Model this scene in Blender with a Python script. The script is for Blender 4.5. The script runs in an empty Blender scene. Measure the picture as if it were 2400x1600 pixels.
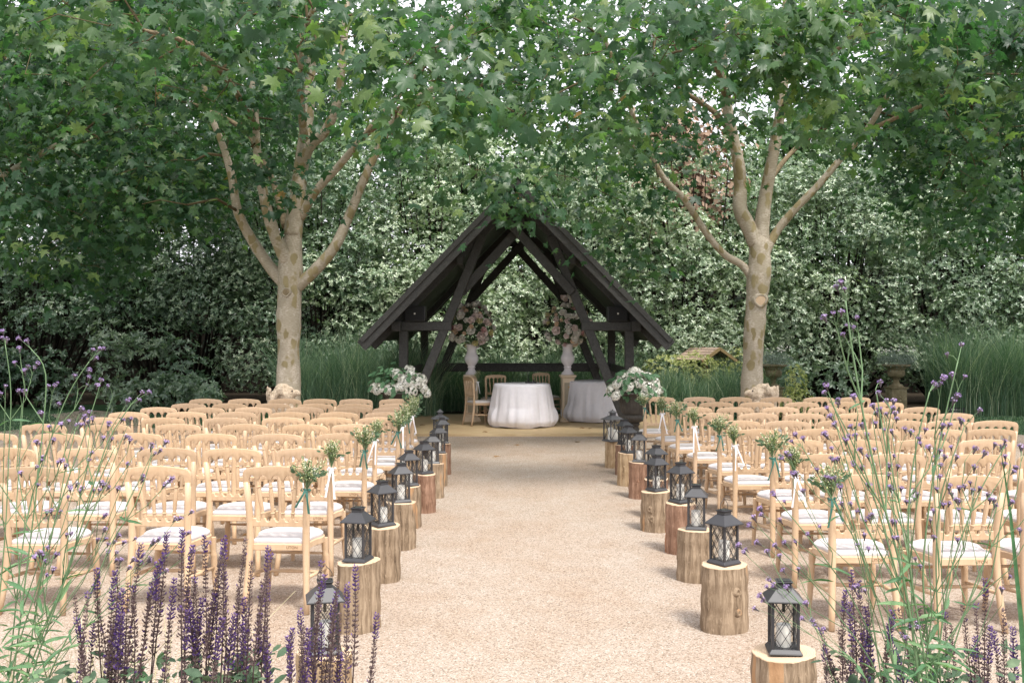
import bpy, bmesh, math, random
import numpy as np
from mathutils import Vector, Matrix

R = math.radians
random.seed(7)
rng = np.random.default_rng(11)
scene = bpy.context.scene
COL = scene.collection

# ------------------------------------------------------------------ camera
F = 2333.33                      # focal length in photo pixels (35 mm lens)
CX, CY, EYE = 1231.0, 784.0, 1.65
cam_d = bpy.data.cameras.new('camera')
cam_d.lens = 35.0
cam_d.sensor_width = 36.0
cam_d.shift_x = -31.0 / 2400.0
cam_d.shift_y = -16.0 / 2400.0
cam_d.clip_start = 0.05
cam_d.clip_end = 600.0
cam = bpy.data.objects.new('camera', cam_d)
COL.objects.link(cam)
cam.location = (0, 0, EYE)
cam.rotation_euler = (R(90), 0, 0)
scene.camera = cam

# ------------------------------------------------------------------ sky, sun, exposure
SUN_EL, SUN_AZ = 61.0, 150.0     # azimuth clockwise from +Y (behind the camera, to the right)
world = bpy.data.worlds.new('World')
scene.world = world
world.use_nodes = True
wn, wl = world.node_tree.nodes, world.node_tree.links
wn.clear()
w_out = wn.new('ShaderNodeOutputWorld')
w_bg = wn.new('ShaderNodeBackground')
w_sky = wn.new('ShaderNodeTexSky')
w_sky.sky_type = 'NISHITA'
w_sky.sun_disc = False
w_sky.sun_elevation = R(SUN_EL)
w_sky.sun_rotation = R(SUN_AZ)
w_sky.air_density = 1.0
w_sky.dust_density = 4.0
w_hs = wn.new('ShaderNodeHueSaturation')      # thin overcast: the blue washed out of the sky
w_hs.inputs['Saturation'].default_value = 0.22
w_hs.inputs['Value'].default_value = 1.0
w_mix = wn.new('ShaderNodeMix')
w_mix.data_type = 'RGBA'
w_mix.inputs['Factor'].default_value = 0.6
w_mix.inputs['B'].default_value = (7.6, 7.5, 8.1, 1)
wl.new(w_sky.outputs['Color'], w_hs.inputs['Color'])
wl.new(w_hs.outputs['Color'], w_mix.inputs['A'])
wl.new(w_mix.outputs['Result'], w_bg.inputs['Color'])
w_bg.inputs['Strength'].default_value = 0.145
wl.new(w_bg.outputs['Background'], w_out.inputs['Surface'])

sun_d = bpy.data.lights.new('sun', 'SUN')
sun_d.energy = 2.6
sun_d.angle = R(11)
sun_d.color = (1.0, 0.955, 0.89)
sun = bpy.data.objects.new('sun', sun_d)
COL.objects.link(sun)
_sd = Vector((math.sin(R(SUN_AZ)) * math.cos(R(SUN_EL)), math.cos(R(SUN_AZ)) * math.cos(R(SUN_EL)), math.sin(R(SUN_EL))))
sun.rotation_euler = _sd.to_track_quat('Z', 'Y').to_euler()
sun.location = (8, -10, 20)

scene.view_settings.view_transform = 'Standard'
scene.view_settings.look = 'None'
scene.view_settings.gamma = 1.0
scene.view_settings.exposure = 0.97
scene.view_settings.use_curve_mapping = False
scene.cycles.max_bounces = 7
scene.cycles.diffuse_bounces = 4
scene.cycles.glossy_bounces = 3
scene.cycles.transmission_bounces = 4
scene.cycles.transparent_max_bounces = 12
scene.cycles.caustics_reflective = False
scene.cycles.caustics_refractive = False


# ------------------------------------------------------------------ helpers
def W(px, py, Y):
    """a point of the place from its bearing in the photograph and its distance"""
    return Vector(((px - CX) / F * Y, Y, EYE - (py - CY) / F * Y))


def V(vx, vy, Y):
    return W(vx * 1.0204, vy * 1.0204, Y)


def lerp(a, b, t):
    return a + (b - a) * t


class MB:
    def __init__(self):
        self.v = []
        self.f = []

    def add(self, vs, fs):
        o = len(self.v)
        self.v += [tuple(p) for p in vs]
        self.f += [tuple(i + o for i in q) for q in fs]
        return self

    def box(self, c, s, M=None):
        x, y, z = s[0] / 2, s[1] / 2, s[2] / 2
        vs = [Vector((a * x, b * y, d * z)) for d in (-1, 1) for b in (-1, 1) for a in (-1, 1)]
        if M is not None:
            vs = [M @ p for p in vs]
        c = Vector(c)
        vs = [p + c for p in vs]
        return self.add(vs, [(0, 2, 3, 1), (4, 5, 7, 6), (0, 1, 5, 4), (2, 6, 7, 3), (0, 4, 6, 2), (1, 3, 7, 5)])

    def beam(self, a, b, w, d, up=(0, 1, 0)):
        """a squared timber from a to b: w across, d along `up`"""
        a, b = Vector(a), Vector(b)
        t = (b - a).normalized()
        u = Vector(up)
        s = t.cross(u).normalized()
        u = s.cross(t).normalized()
        vs = []
        for p in (a, b):
            for i, j in ((-1, -1), (1, -1), (1, 1), (-1, 1)):
                vs.append(p + s * (i * w / 2) + u * (j * d / 2))
        return self.add(vs, [(3, 2, 1, 0), (4, 5, 6, 7), (0, 1, 5, 4), (1, 2, 6, 5), (2, 3, 7, 6), (3, 0, 4, 7)])

    def tube(self, pts, rad, n=8, cap=True, flat=1.0):
        pts = [Vector(p) for p in pts]
        if not hasattr(rad, '__len__'):
            rad = [rad] * len(pts)
        vs, fs = [], []
        ref = None
        for i, p in enumerate(pts):
            if i == 0:
                t = pts[1] - p
            elif i == len(pts) - 1:
                t = p - pts[i - 1]
            else:
                t = pts[i + 1] - pts[i - 1]
            if t.length < 1e-9:
                t = Vector((0, 0, 1))
            t.normalize()
            if ref is None:
                ref = Vector((0, 1, 0)) if abs(t.y) < 0.9 else Vector((1, 0, 0))
            s = t.cross(ref)
            if s.length < 1e-6:
                s = t.cross(Vector((1, 0, 0)))
            s.normalize()
            u = s.cross(t).normalized()
            ref = u
            for k in range(n):
                a = 2 * math.pi * (k + .5) / n
                vs.append(p + s * (math.cos(a) * rad[i]) + u * (math.sin(a) * rad[i] * flat))
        for i in range(len(pts) - 1):
            for k in range(n):
                a, b = i * n + k, i * n + (k + 1) % n
                fs.append((a, a + n, b + n, b))
        if cap:
            fs.append(tuple(range(n)))
            fs.append(tuple(range((len(pts) - 1) * n + n - 1, (len(pts) - 1) * n - 1, -1)))
        return self.add(vs, fs)

    def lathe(self, prof, n=24, c=(0, 0, 0), cap=True, fn=None):
        c = Vector(c)
        vs, fs = [], []
        for i, (r, z) in enumerate(prof):
            for k in range(n):
                a = 2 * math.pi * k / n
                rr = r if fn is None else fn(r, a, z)
                vs.append(c + Vector((rr * math.cos(a), rr * math.sin(a), z)))
        for i in range(len(prof) - 1):
            for k in range(n):
                a, b = i * n + k, i * n + (k + 1) % n
                fs.append((a, b, b + n, a + n))
        if cap:
            fs.append(tuple(range(n - 1, -1, -1)))
            m = (len(prof) - 1) * n
            fs.append(tuple(range(m, m + n)))
        return self.add(vs, fs)

    def prism(self, poly, y0, y1):
        """polygon in XZ pushed along Y"""
        n = len(poly)
        vs = [(x, y0, z) for x, z in poly] + [(x, y1, z) for x, z in poly]
        fs = [tuple(range(n)), tuple(range(2 * n - 1, n - 1, -1))]
        for i in range(n):
            j = (i + 1) % n
            fs.append((i, i + n, j + n, j))
        return self.add(vs, fs)

    def ball(self, c, r, n=8, m=5, s=(1, 1, 1)):
        c = Vector(c)
        vs, fs = [c + Vector((0, 0, -r * s[2]))], []
        for i in range(1, m):
            t = -math.pi / 2 + math.pi * i / m
            for k in range(n):
                a = 2 * math.pi * k / n
                vs.append(c + Vector((r * s[0] * math.cos(t) * math.cos(a), r * s[1] * math.cos(t) * math.sin(a), r * s[2] * math.sin(t))))
        vs.append(c + Vector((0, 0, r * s[2])))
        top = len(vs) - 1
        for k in range(n):
            fs.append((0, 1 + (k + 1) % n, 1 + k))
            for i in range(m - 2):
                a, b = 1 + i * n + k, 1 + i * n + (k + 1) % n
                fs.append((a, b, b + n, a + n))
            fs.append((top, 1 + (m - 2) * n + k, 1 + (m - 2) * n + (k + 1) % n))
        return self.add(vs, fs)

    def mesh(self, name, mat=None, smooth=False, bevel=0.0, seg=1):
        me = bpy.data.meshes.new(name)
        me.from_pydata(self.v, [], self.f)
        if bevel > 0:
            bm = bmesh.new()
            bm.from_mesh(me)
            bmesh.ops.recalc_face_normals(bm, faces=bm.faces)
            es = [e for e in bm.edges if len(e.link_faces) == 2 and e.calc_face_angle(0) > 0.6]
            bmesh.ops.bevel(bm, geom=es, offset=bevel, segments=seg, affect='EDGES', profile=0.6, clamp_overlap=True)
            bm.to_mesh(me)
            bm.free()
        if smooth:
            me.polygons.foreach_set('use_smooth', [True] * len(me.polygons))
            if smooth == 'auto':
                me.set_sharp_from_angle(angle=R(38))
        me.update()
        if mat is not None:
            me.materials.append(mat)
        return me

    def build(self, name, mat, parent=None, smooth=False, bevel=0.0, seg=1):
        return obj(name, self.mesh(name, mat, smooth, bevel, seg), parent)


def obj(name, me, parent=None, loc=None, rot=None, scale=None):
    o = bpy.data.objects.new(name, me)
    COL.objects.link(o)
    if parent is not None:
        o.parent = parent
    if loc is not None:
        o.location = loc
    if rot is not None:
        o.rotation_euler = rot
    if scale is not None:
        o.scale = scale if hasattr(scale, '__len__') else (scale,) * 3
    return o


def tag(o, label=None, cat=None, group=None, kind=None):
    if label:
        o['label'] = label
    if cat:
        o['category'] = cat
    if group:
        o['group'] = group
    if kind:
        o['kind'] = kind
    return o


def thing(name, label, cat, loc=(0, 0, 0), rz=0.0, group=None):
    o = bpy.data.objects.new(name, None)
    o.empty_display_size = 0.1
    COL.objects.link(o)
    o.location = loc
    o.rotation_euler = (0, 0, rz)
    return tag(o, label, cat, group)


def norm(a):
    return a / np.maximum(np.linalg.norm(a, axis=-1, keepdims=True), 1e-9)


def frames(nrm, tip):
    """rotation matrices whose columns are side, tip, normal"""
    n = norm(nrm)
    t = tip - n * np.sum(tip * n, axis=1, keepdims=True)
    t = norm(t)
    s = np.cross(t, n)
    return np.stack([s, t, n], axis=2)


def scatter_mesh(name, tv, tf, pos, rot, scl, mat, rnd=None):
    """many copies of one little template joined into one mesh; rnd is stored per point for colour variation"""
    tv = np.asarray(tv, dtype=np.float32)
    N, K = len(pos), len(tv)
    scl = np.asarray(scl, dtype=np.float32)
    if scl.ndim == 1:
        scl = scl[:, None].repeat(3, 1)
    vs = np.einsum('nij,nkj->nki', rot, tv[None] * scl[:, None, :]) + pos[:, None, :]
    vs = vs.reshape(-1, 3).astype(np.float32)
    lens = np.array([len(q) for q in tf], dtype=np.int32)
    flat = np.concatenate([np.array(q, dtype=np.int32) for q in tf])
    loops = (flat[None] + (np.arange(N, dtype=np.int32) * K)[:, None]).reshape(-1)
    lt = np.tile(lens, N)
    ls = np.concatenate([[0], np.cumsum(lt)[:-1]]).astype(np.int32)
    me = bpy.data.meshes.new(name)
    me.vertices.add(N * K)
    me.vertices.foreach_set('co', vs.reshape(-1))
    me.loops.add(len(loops))
    me.loops.foreach_set('vertex_index', loops)
    me.polygons.add(len(lt))
    me.polygons.foreach_set('loop_start', ls)
    me.polygons.foreach_set('loop_total', lt)
    me.update(calc_edges=True)
    at = me.attributes.new('rnd', 'FLOAT', 'POINT')
    if rnd is None:
        rnd = rng.random(N)
    at.data.foreach_set('value', np.repeat(np.asarray(rnd, dtype=np.float32), K))
    me.materials.append(mat)
    return me


# ------------------------------------------------------------------ materials
def srgb(r, g, b):
    return tuple(((c / 255.0) / 12.92 if c / 255.0 <= 0.04045 else ((c / 255.0 + 0.055) / 1.055) ** 2.4) for c in (r, g, b)) + (1.0,)


class NT:
    def __init__(self, name):
        self.m = bpy.data.materials.new(name)
        self.m.use_nodes = True
        self.n = self.m.node_tree.nodes
        self.l = self.m.node_tree.links
        self.b = self.n['Principled BSDF']
        self.out = self.n['Material Output']

    def add(self, t, **kw):
        nd = self.n.new(t)
        for k, v in kw.items():
            setattr(nd, k, v)
        return nd

    def lk(self, a, b):
        self.l.new(a, b)

    def coords(self, kind='Object', scale=(1, 1, 1), rot=(0, 0, 0)):
        tc = self.add('ShaderNodeTexCoord')
        mp = self.add('ShaderNodeMapping')
        mp.inputs['Scale'].default_value = scale
        mp.inputs['Rotation'].default_value = rot
        self.lk(tc.outputs[kind], mp.inputs['Vector'])
        return mp.outputs['Vector']

    def noise(self, vec, scale, detail=4, rough=0.55, dist=0.0):
        t = self.add('ShaderNodeTexNoise')
        t.inputs['Scale'].default_value = scale
        t.inputs['Detail'].default_value = detail
        t.inputs['Roughness'].default_value = rough
        t.inputs['Distortion'].default_value = dist
        if vec is not None:
            self.lk(vec, t.inputs['Vector'])
        return t.outputs['Fac']

    def ramp(self, fac, stops, interp='LINEAR'):
        r = self.add('ShaderNodeValToRGB')
        r.color_ramp.interpolation = interp
        e = r.color_ramp.elements
        while len(e) < len(stops):
            e.new(0.5)
        for q, (p, c) in zip(e, stops):
            q.position = p
            q.color = c if len(c) == 4 else (*c, 1)
        self.lk(fac, r.inputs['Fac'])
        return r.outputs['Color']

    def mix(self, fac, a, b, mode='MIX'):
        m = self.add('ShaderNodeMix', data_type='RGBA', blend_type=mode)
        for s, v in (('Factor', fac), ('A', a), ('B', b)):
            if hasattr(v, 'node'):
                self.lk(v, m.inputs[s])
            elif s == 'Factor':
                m.inputs[s].default_value = v
            else:
                m.inputs[s].default_value = v if len(v) == 4 else (*v, 1)
        return m.outputs['Result']

    def bump(self, h, strength=0.3, dist=0.01, base=None):
        b = self.add('ShaderNodeBump')
        b.inputs['Strength'].default_value = strength
        b.inputs['Distance'].default_value = dist
        self.lk(h, b.inputs['Height'])
        if base is not None:
            self.lk(base, b.inputs['Normal'])
        return b.outputs['Normal']

    def set(self, color=None, rough=0.6, spec=0.4, normal=None, metal=0.0):
        if color is not None:
            if hasattr(color, 'node'):
                self.lk(color, self.b.inputs['Base Color'])
            else:
                self.b.inputs['Base Color'].default_value = color if len(color) == 4 else (*color, 1)
        if hasattr(rough, 'node'):
            self.lk(rough, self.b.inputs['Roughness'])
        else:
            self.b.inputs['Roughness'].default_value = rough
        self.b.inputs['Specular IOR Level'].default_value = spec
        self.b.inputs['Metallic'].default_value = metal
        if normal is not None:
            self.lk(normal, self.b.inputs['Normal'])
        return self.m


def mat_plain(name, col, rough=0.6, spec=0.4, var=0.12, scale=6.0, bump=0.0, metal=0.0):
    t = NT(name)
    v = t.coords('Object')
    n = t.noise(v, scale, 5)
    c = t.mix(n, tuple(x * (1 - var) for x in col[:3]), tuple(min(1, x * (1 + var)) for x in col[:3]))
    nm = t.bump(t.noise(v, scale * 6, 4), bump, 0.01) if bump else None
    return t.set(c, rough, spec, nm, metal)


def mat_leaf(name, stops, rough=0.45, spec=0.4, trans=0.3, tcol=None, big=None):
    """leaf: colour varies from leaf to leaf, some light passes through"""
    t = NT(name)
    at = t.add('ShaderNodeAttribute', attribute_name='rnd')
    c = t.ramp(at.outputs['Fac'], stops)
    nz = t.noise(t.coords('Object'), 38, 3, 0.6)
    c = t.mix(1.0, c, t.ramp(nz, [(0.3, (0.74, 0.76, 0.72)), (0.7, (1.22, 1.2, 1.16))]), 'MULTIPLY')
    t.set(c, rough, spec)
    tr = t.add('ShaderNodeBsdfTranslucent')
    tc = t.mix(1.0, c, tcol or (1.3, 1.65, 0.75, 1), 'MULTIPLY')
    t.lk(tc, tr.inputs['Color'])
    ms = t.add('ShaderNodeMixShader')
    ms.inputs['Fac'].default_value = trans
    t.lk(t.b.outputs['BSDF'], ms.inputs[1])
    t.lk(tr.outputs['BSDF'], ms.inputs[2])
    t.lk(ms.outputs['Shader'], t.out.inputs['Surface'])
    return t.m


M = {}


def make_materials():
    # pale varnished beech of the chairs
    t = NT('beech_wood')
    v = t.coords('Object', (1, 1, 1))
    oi = t.add('ShaderNodeObjectInfo')
    g = t.noise(t.coords('Object', (40, 40, 5)), 1.0, 4, 0.6, 0.4)
    c = t.ramp(g, [(0.3, srgb(181, 152, 121)), (0.55, srgb(195, 168, 138)), (0.8, srgb(203, 179, 152))])
    c = t.mix(t.noise(v, 5, 3), c, srgb(191, 164, 133), 'MIX')
    hs = t.add('ShaderNodeHueSaturation')
    mr = t.add('ShaderNodeMapRange')
    mr.inputs['To Min'].default_value = 0.96
    mr.inputs['To Max'].default_value = 1.04
    t.lk(oi.outputs['Random'], mr.inputs['Value'])
    t.lk(mr.outputs['Result'], hs.inputs['Value'])
    wear = t.noise(t.coords('Object'), 24, 6, 0.7)
    c = t.mix(t.ramp(wear, [(0.56, (0, 0, 0)), (0.7, (0.35, 0.35, 0.35))]), c, srgb(176, 140, 104))
    c = t.mix(1.0, c, oi.outputs['Color'], 'MULTIPLY')
    t.lk(c, hs.inputs['Color'])
    M['beech'] = t.set(hs.outputs['Color'], 0.42, 0.4, t.bump(g, 0.08, 0.002))
    # ivory seat pads
    t = NT('ivory_vinyl')
    n = t.noise(t.coords('Object'), 9, 5)
    M['pad'] = t.set(t.ramp(n, [(0.3, srgb(190, 184, 182)), (0.7, srgb(199, 193, 191))]), 0.55, 0.35, t.bump(n, 0.12, 0.01))
    M['stamp'] = mat_plain('stamp_ink', srgb(120, 82, 50), 0.7, 0.2, 0.2, 90)
    # gravel
    t = NT('gravel')
    v = t.coords('Object')
    vo = t.add('ShaderNodeTexVoronoi', feature='F1')
    vo.inputs['Scale'].default_value = 135
    t.lk(v, vo.inputs['Vector'])
    sep = t.add('ShaderNodeSeparateColor')
    t.lk(vo.outputs['Color'], sep.inputs['Color'])
    c = t.ramp(sep.outputs['Red'], [(0.0, srgb(110, 98, 86)), (0.11, srgb(150, 136, 122)), (0.4, srgb(166, 153, 140)), (0.7, srgb(174, 162, 150)), (0.9, srgb(187, 178, 169))])
    edge = t.ramp(vo.outputs['Distance'], [(0.0, (1, 1, 1)), (0.55, (0.93, 0.92, 0.9)), (0.9, (0.64, 0.6, 0.55))])
    c = t.mix(1.0, c, edge, 'MULTIPLY')
    big = t.noise(t.coords('Object', (1, 0.5, 1)), 0.9, 6, 0.62)
    c = t.mix(t.ramp(big, [(0.38, (0, 0, 0)), (0.68, (0.55, 0.55, 0.55))]), c, t.mix(1.0, c, srgb(232, 214, 196), 'MULTIPLY'))
    big2 = t.noise(v, 3.4, 5, 0.6)
    c = t.mix(t.ramp(big2, [(0.42, (0, 0, 0)), (0.72, (0.28, 0.28, 0.28))]), c, t.mix(1.0, c, srgb(226, 206, 182), 'MULTIPLY'))
    inv = t.add('ShaderNodeMath', operation='SUBTRACT')
    inv.inputs[0].default_value = 1.0
    t.lk(vo.outputs['Distance'], inv.inputs[1])
    b1 = t.bump(big, 0.35, 0.10)
    M['gravel'] = t.set(c, 0.85, 0.2, t.bump(inv.outputs[0], 0.55, 0.008, b1))
    M['pebble'] = None
    t = NT('pebble')
    at = t.add('ShaderNodeAttribute', attribute_name='rnd')
    M['pebble'] = t.set(t.ramp(at.outputs['Fac'], [(0.0, srgb(112, 98, 84)), (0.3, srgb(152, 137, 122)), (0.7, srgb(173, 160, 146)), (1.0, srgb(192, 182, 172))]), 0.75, 0.3)
    # lawn and earth
    t = NT('lawn_turf')
    n = t.noise(t.coords('Object'), 0.7, 6)
    n2 = t.noise(t.coords('Object'), 55, 3)
    c = t.mix(n2, t.ramp(n, [(0.3, (0.030, 0.075, 0.030)), (0.7, (0.055, 0.125, 0.05))]), (0.03, 0.06, 0.025))
    M['lawn'] = t.set(c, 0.9, 0.15, t.bump(n2, 0.6, 0.03))
    t = NT('soil')
    n = t.noise(t.coords('Object'), 14, 6, 0.65)
    M['soil'] = t.set(t.ramp(n, [(0.3, (0.022, 0.017, 0.012)), (0.7, (0.055, 0.043, 0.03))]), 0.95, 0.1, t.bump(n, 0.8, 0.04))
    # black stained timber
    t = NT('black_timber')
    v = t.coords('Object')
    g = t.noise(t.coords('Object', (9, 9, 9)), 2.4, 6, 0.65, 1.2)
    c = t.ramp(g, [(0.3, (0.030, 0.029, 0.027)), (0.55, (0.052, 0.050, 0.047)), (0.8, (0.085, 0.082, 0.076))])
    M['timber'] = t.set(c, 0.6, 0.35, t.bump(g, 0.3, 0.01))
    t = NT('roof_shingle')
    g = t.noise(t.coords('Object', (4, 4, 14)), 2.0, 6)
    M['roof'] = t.set(t.ramp(g, [(0.3, (0.022, 0.02, 0.019)), (0.75, (0.052, 0.047, 0.043))]), 0.75, 0.3, t.bump(g, 0.5, 0.02))
    # deck
    t = NT('deck_board')
    g = t.noise(t.coords('Object', (1.2, 26, 4)), 1.6, 6, 0.6, 0.3)
    g2 = t.noise(t.coords('Object'), 1.1, 5)
    c = t.ramp(g, [(0.25, srgb(162, 138, 102)), (0.55, srgb(188, 165, 128)), (0.8, srgb(202, 181, 146))])
    c = t.mix(t.ramp(g2, [(0.4, (0, 0, 0)), (0.7, (0.6, 0.6, 0.6))]), c, srgb(186, 160, 124))
    M['deck'] = t.set(c, 0.75, 0.25, t.bump(g, 0.25, 0.004))
    # plane bark
    t = NT('plane_bark')
    v = t.coords('Object')
    vd = t.add('ShaderNodeVectorMath', operation='ADD')
    nz = t.add('ShaderNodeTexNoise')
    nz.inputs['Scale'].default_value = 5
    t.lk(v, nz.inputs['Vector'])
    sc_ = t.add('ShaderNodeVectorMath', operation='SCALE')
    sc_.inputs['Scale'].default_value = 0.16
    t.lk(nz.outputs['Color'], sc_.inputs[0])
    t.lk(v, vd.inputs[0])
    t.lk(sc_.outputs[0], vd.inputs[1])
    mp = t.add('ShaderNodeMapping')
    mp.inputs['Scale'].default_value = (1, 1, 0.55)
    t.lk(vd.outputs[0], mp.inputs['Vector'])
    vo = t.add('ShaderNodeTexVoronoi', feature='F1')
    vo.inputs['Scale'].default_value = 8.5
    vo.inputs['Randomness'].default_value = 1.0
    t.lk(mp.outputs['Vector'], vo.inputs['Vector'])
    sep = t.add('ShaderNodeSeparateColor')
    t.lk(vo.outputs['Color'], sep.inputs['Color'])
    fine = t.noise(t.coords('Object', (1, 1, 4)), 22, 6, 0.65)
    base = t.ramp(fine, [(0.25, srgb(122, 111, 95)), (0.5, srgb(174, 163, 147)), (0.75, srgb(204, 194, 180))])
    mott = t.noise(t.coords('Object', (1, 1, .6)), 7, 4, 0.6, 0.6)
    base = t.mix(t.ramp(mott, [(0.44, (0, 0, 0)), (0.52, (0.55, 0.55, 0.55))]), base, srgb(150, 141, 122))
    patch = t.ramp(t.noise(v, 3, 4), [(0.4, srgb(150, 138, 106)), (0.65, srgb(128, 116, 86))])
    sel = t.ramp(sep.outputs['Red'], [(0.46, (0, 0, 0)), (0.5, (1, 1, 1))])
    inn = t.ramp(vo.outputs['Distance'], [(0.44, (1, 1, 1)), (0.56, (0, 0, 0))])
    selm = t.mix(1.0, sel, inn, 'MULTIPLY')
    c = t.mix(selm, base, patch)
    M['bark'] = t.set(c, 0.85, 0.2, t.bump(t.mix(0.5, fine, selm), 0.45, 0.012))
    t = NT('limb_bark')
    fine = t.noise(t.coords('Object', (1, 1, 2)), 16, 6, 0.65)
    M['limb'] = t.set(t.ramp(fine, [(0.3, srgb(94, 82, 64)), (0.55, srgb(134, 119, 95)), (0.8, srgb(164, 150, 126))]), 0.85, 0.2, t.bump(fine, 0.6, 0.015))
    M['twig'] = mat_plain('twig', srgb(84, 74, 52), 0.8, 0.2, 0.3, 9)
    M['darkwood'] = mat_plain('shrub_stem', (0.02, 0.016, 0.012), 0.9, 0.15, 0.4, 8)
    # leaves
    M['plane_leaf'] = mat_leaf('plane_leaf', [(0.0, (0.026, 0.070, 0.037)), (0.45, (0.046, 0.106, 0.050)), (0.8, (0.085, 0.152, 0.062)), (0.965, (0.17, 0.24, 0.09)), (0.985, (0.18, 0.23, 0.08)), (1.0, (0.25, 0.16, 0.05))], 0.42, 0.45, 0.5)
    M['laurel_leaf'] = mat_leaf('laurel_leaf', [(0.0, (0.07, 0.13, 0.085)), (0.35, (0.15, 0.225, 0.145)), (0.65, (0.27, 0.35, 0.235)), (1.0, (0.52, 0.58, 0.43))], 0.32, 0.8, 0.18)
    M['backing_leaf'] = mat_leaf('backing_leaf', [(0.0, (0.012, 0.022, 0.014)), (1.0, (0.035, 0.06, 0.032))], 0.6, 0.3, 0.1)
    M['wood_leaf'] = mat_leaf('woodland_leaf', [(0.0, (0.05, 0.10, 0.045)), (0.5, (0.09, 0.16, 0.07)), (1.0, (0.17, 0.24, 0.11))], 0.5, 0.35, 0.3)
    M['copper_leaf'] = mat_leaf('copper_leaf', [(0.0, (0.20, 0.13, 0.09)), (0.5, (0.31, 0.21, 0.15)), (1.0, (0.42, 0.30, 0.23))], 0.6, 0.3, 0.2, (1.2, 1.0, 0.9, 1))
    M['golden_leaf'] = mat_leaf('golden_leaf', [(0.0, (0.22, 0.26, 0.08)), (0.5, (0.46, 0.48, 0.19)), (1.0, (0.70, 0.68, 0.38))], 0.5, 0.35, 0.25)
    M['silver_leaf'] = mat_leaf('silver_leaf', [(0.0, (0.14, 0.19, 0.16)), (0.6, (0.25, 0.31, 0.27)), (1.0, (0.36, 0.41, 0.37))], 0.7, 0.25, 0.15, (1, 1.1, 1, 1))
    M['grass_blade'] = mat_leaf('grass_blade', [(0.0, (0.07, 0.14, 0.09)), (0.5, (0.13, 0.22, 0.14)), (0.85, (0.27, 0.36, 0.24)), (1.0, (0.5, 0.54, 0.4))], 0.45, 0.4, 0.25)
    M['herb_leaf'] = mat_leaf('herb_leaf', [(0.0, (0.07, 0.16, 0.08)), (0.6, (0.11, 0.22, 0.11)), (1.0, (0.19, 0.30, 0.15))], 0.5, 0.35, 0.3)
    M['sage_leaf'] = mat_leaf('sage_leaf', [(0.0, (0.05, 0.09, 0.055)), (0.6, (0.085, 0.14, 0.085)), (1.0, (0.14, 0.2, 0.12))], 0.65, 0.25, 0.2)
    M['posy_leaf'] = mat_leaf('posy_leaf', [(0.0, (0.10, 0.15, 0.09)), (0.6, (0.20, 0.25, 0.12)), (1.0, (0.42, 0.42, 0.20))], 0.6, 0.3, 0.25)
    M['hydrangea_leaf'] = mat_leaf('hydrangea_leaf', [(0.0, (0.05, 0.12, 0.06)), (1.0, (0.11, 0.21, 0.11))], 0.5, 0.35, 0.2)
    M['herb_stem'] = mat_plain('herb_stem', (0.13, 0.21, 0.10), 0.55, 0.35, 0.3, 12)
    M['verbena_bloom'] = mat_leaf('verbena_bloom', [(0.0, (0.25, 0.16, 0.38)), (0.6, (0.38, 0.27, 0.52)), (1.0, (0.58, 0.47, 0.68))], 0.6, 0.2, 0.2, (1.1, 1, 1.2, 1))
    M['verbena_calyx'] = mat_plain('verbena_calyx', (0.10, 0.08, 0.09), 0.7, 0.2, 0.3, 40)
    M['salvia_bloom'] = mat_leaf('salvia_bloom', [(0.0, (0.08, 0.045, 0.18)), (0.6, (0.15, 0.08, 0.33)), (1.0, (0.28, 0.18, 0.47))], 0.6, 0.2, 0.2, (1.1, 1, 1.3, 1))
    M['salvia_calyx'] = mat_leaf('salvia_calyx', [(0.0, (0.10, 0.065, 0.075)), (0.6, (0.19, 0.135, 0.135)), (1.0, (0.31, 0.235, 0.215))], 0.75, 0.2, 0.1, (1.1, 1, 1, 1))
    M['salvia_stem'] = mat_plain('salvia_stem', (0.09, 0.06, 0.06), 0.7, 0.2, 0.3, 20)
    M['white_bloom'] = mat_leaf('white_bloom', [(0.0, (0.78, 0.78, 0.70)), (0.5, (0.87, 0.85, 0.81)), (1.0, (0.9, 0.87, 0.86))], 0.6, 0.2, 0.2, (1, 1, 1, 1))
    M['cream_bloom'] = mat_leaf('cream_bloom', [(0.0, (0.55, 0.55, 0.32)), (1.0, (0.8, 0.78, 0.62))], 0.6, 0.2, 0.2, (1, 1, 1, 1))
    for k, c in (('blush', (0.86, 0.74, 0.70)), ('ivory', (0.88, 0.85, 0.79)), ('peach', (0.86, 0.68, 0.52)), ('rose', (0.72, 0.48, 0.46)), ('plum', (0.22, 0.09, 0.12)), ('lemon', (0.72, 0.66, 0.36))):
        M['petal_' + k] = mat_plain('petal_' + k, c, 0.6, 0.25, 0.12, 20)
    # lanterns
    M['lantern'] = mat_plain('lantern_metal', (0.036, 0.036, 0.039), 0.45, 0.45, 0.15, 20)
    M['big_lantern'] = mat_plain('aged_lantern_metal', (0.06, 0.06, 0.063), 0.5, 0.4, 0.25, 18)
    M['wax'] = mat_plain('candle_wax', (0.80, 0.77, 0.72), 0.5, 0.4, 0.05, 12)
    M['knot'] = mat_plain('log_knot', srgb(128, 104, 78), 0.95, 0.1, 0.5, 60, 0.8)
    M['solar'] = mat_plain('solar_cell', (0.02, 0.02, 0.025), 0.25, 0.6, 0.2, 30)
    t = NT('lantern_glass')
    tr = t.add('ShaderNodeBsdfTransparent')
    tr.inputs['Color'].default_value = (0.96, 0.97, 0.96, 1)
    gl = t.add('ShaderNodeBsdfGlossy')
    gl.inputs['Roughness'].default_value = 0.05
    ms = t.add('ShaderNodeMixShader')
    ms.inputs['Fac'].default_value = 0.07
    t.lk(tr.outputs[0], ms.inputs[1])
    t.lk(gl.outputs[0], ms.inputs[2])
    t.lk(ms.outputs[0], t.out.inputs['Surface'])
    M['glass'] = t.m
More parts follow.
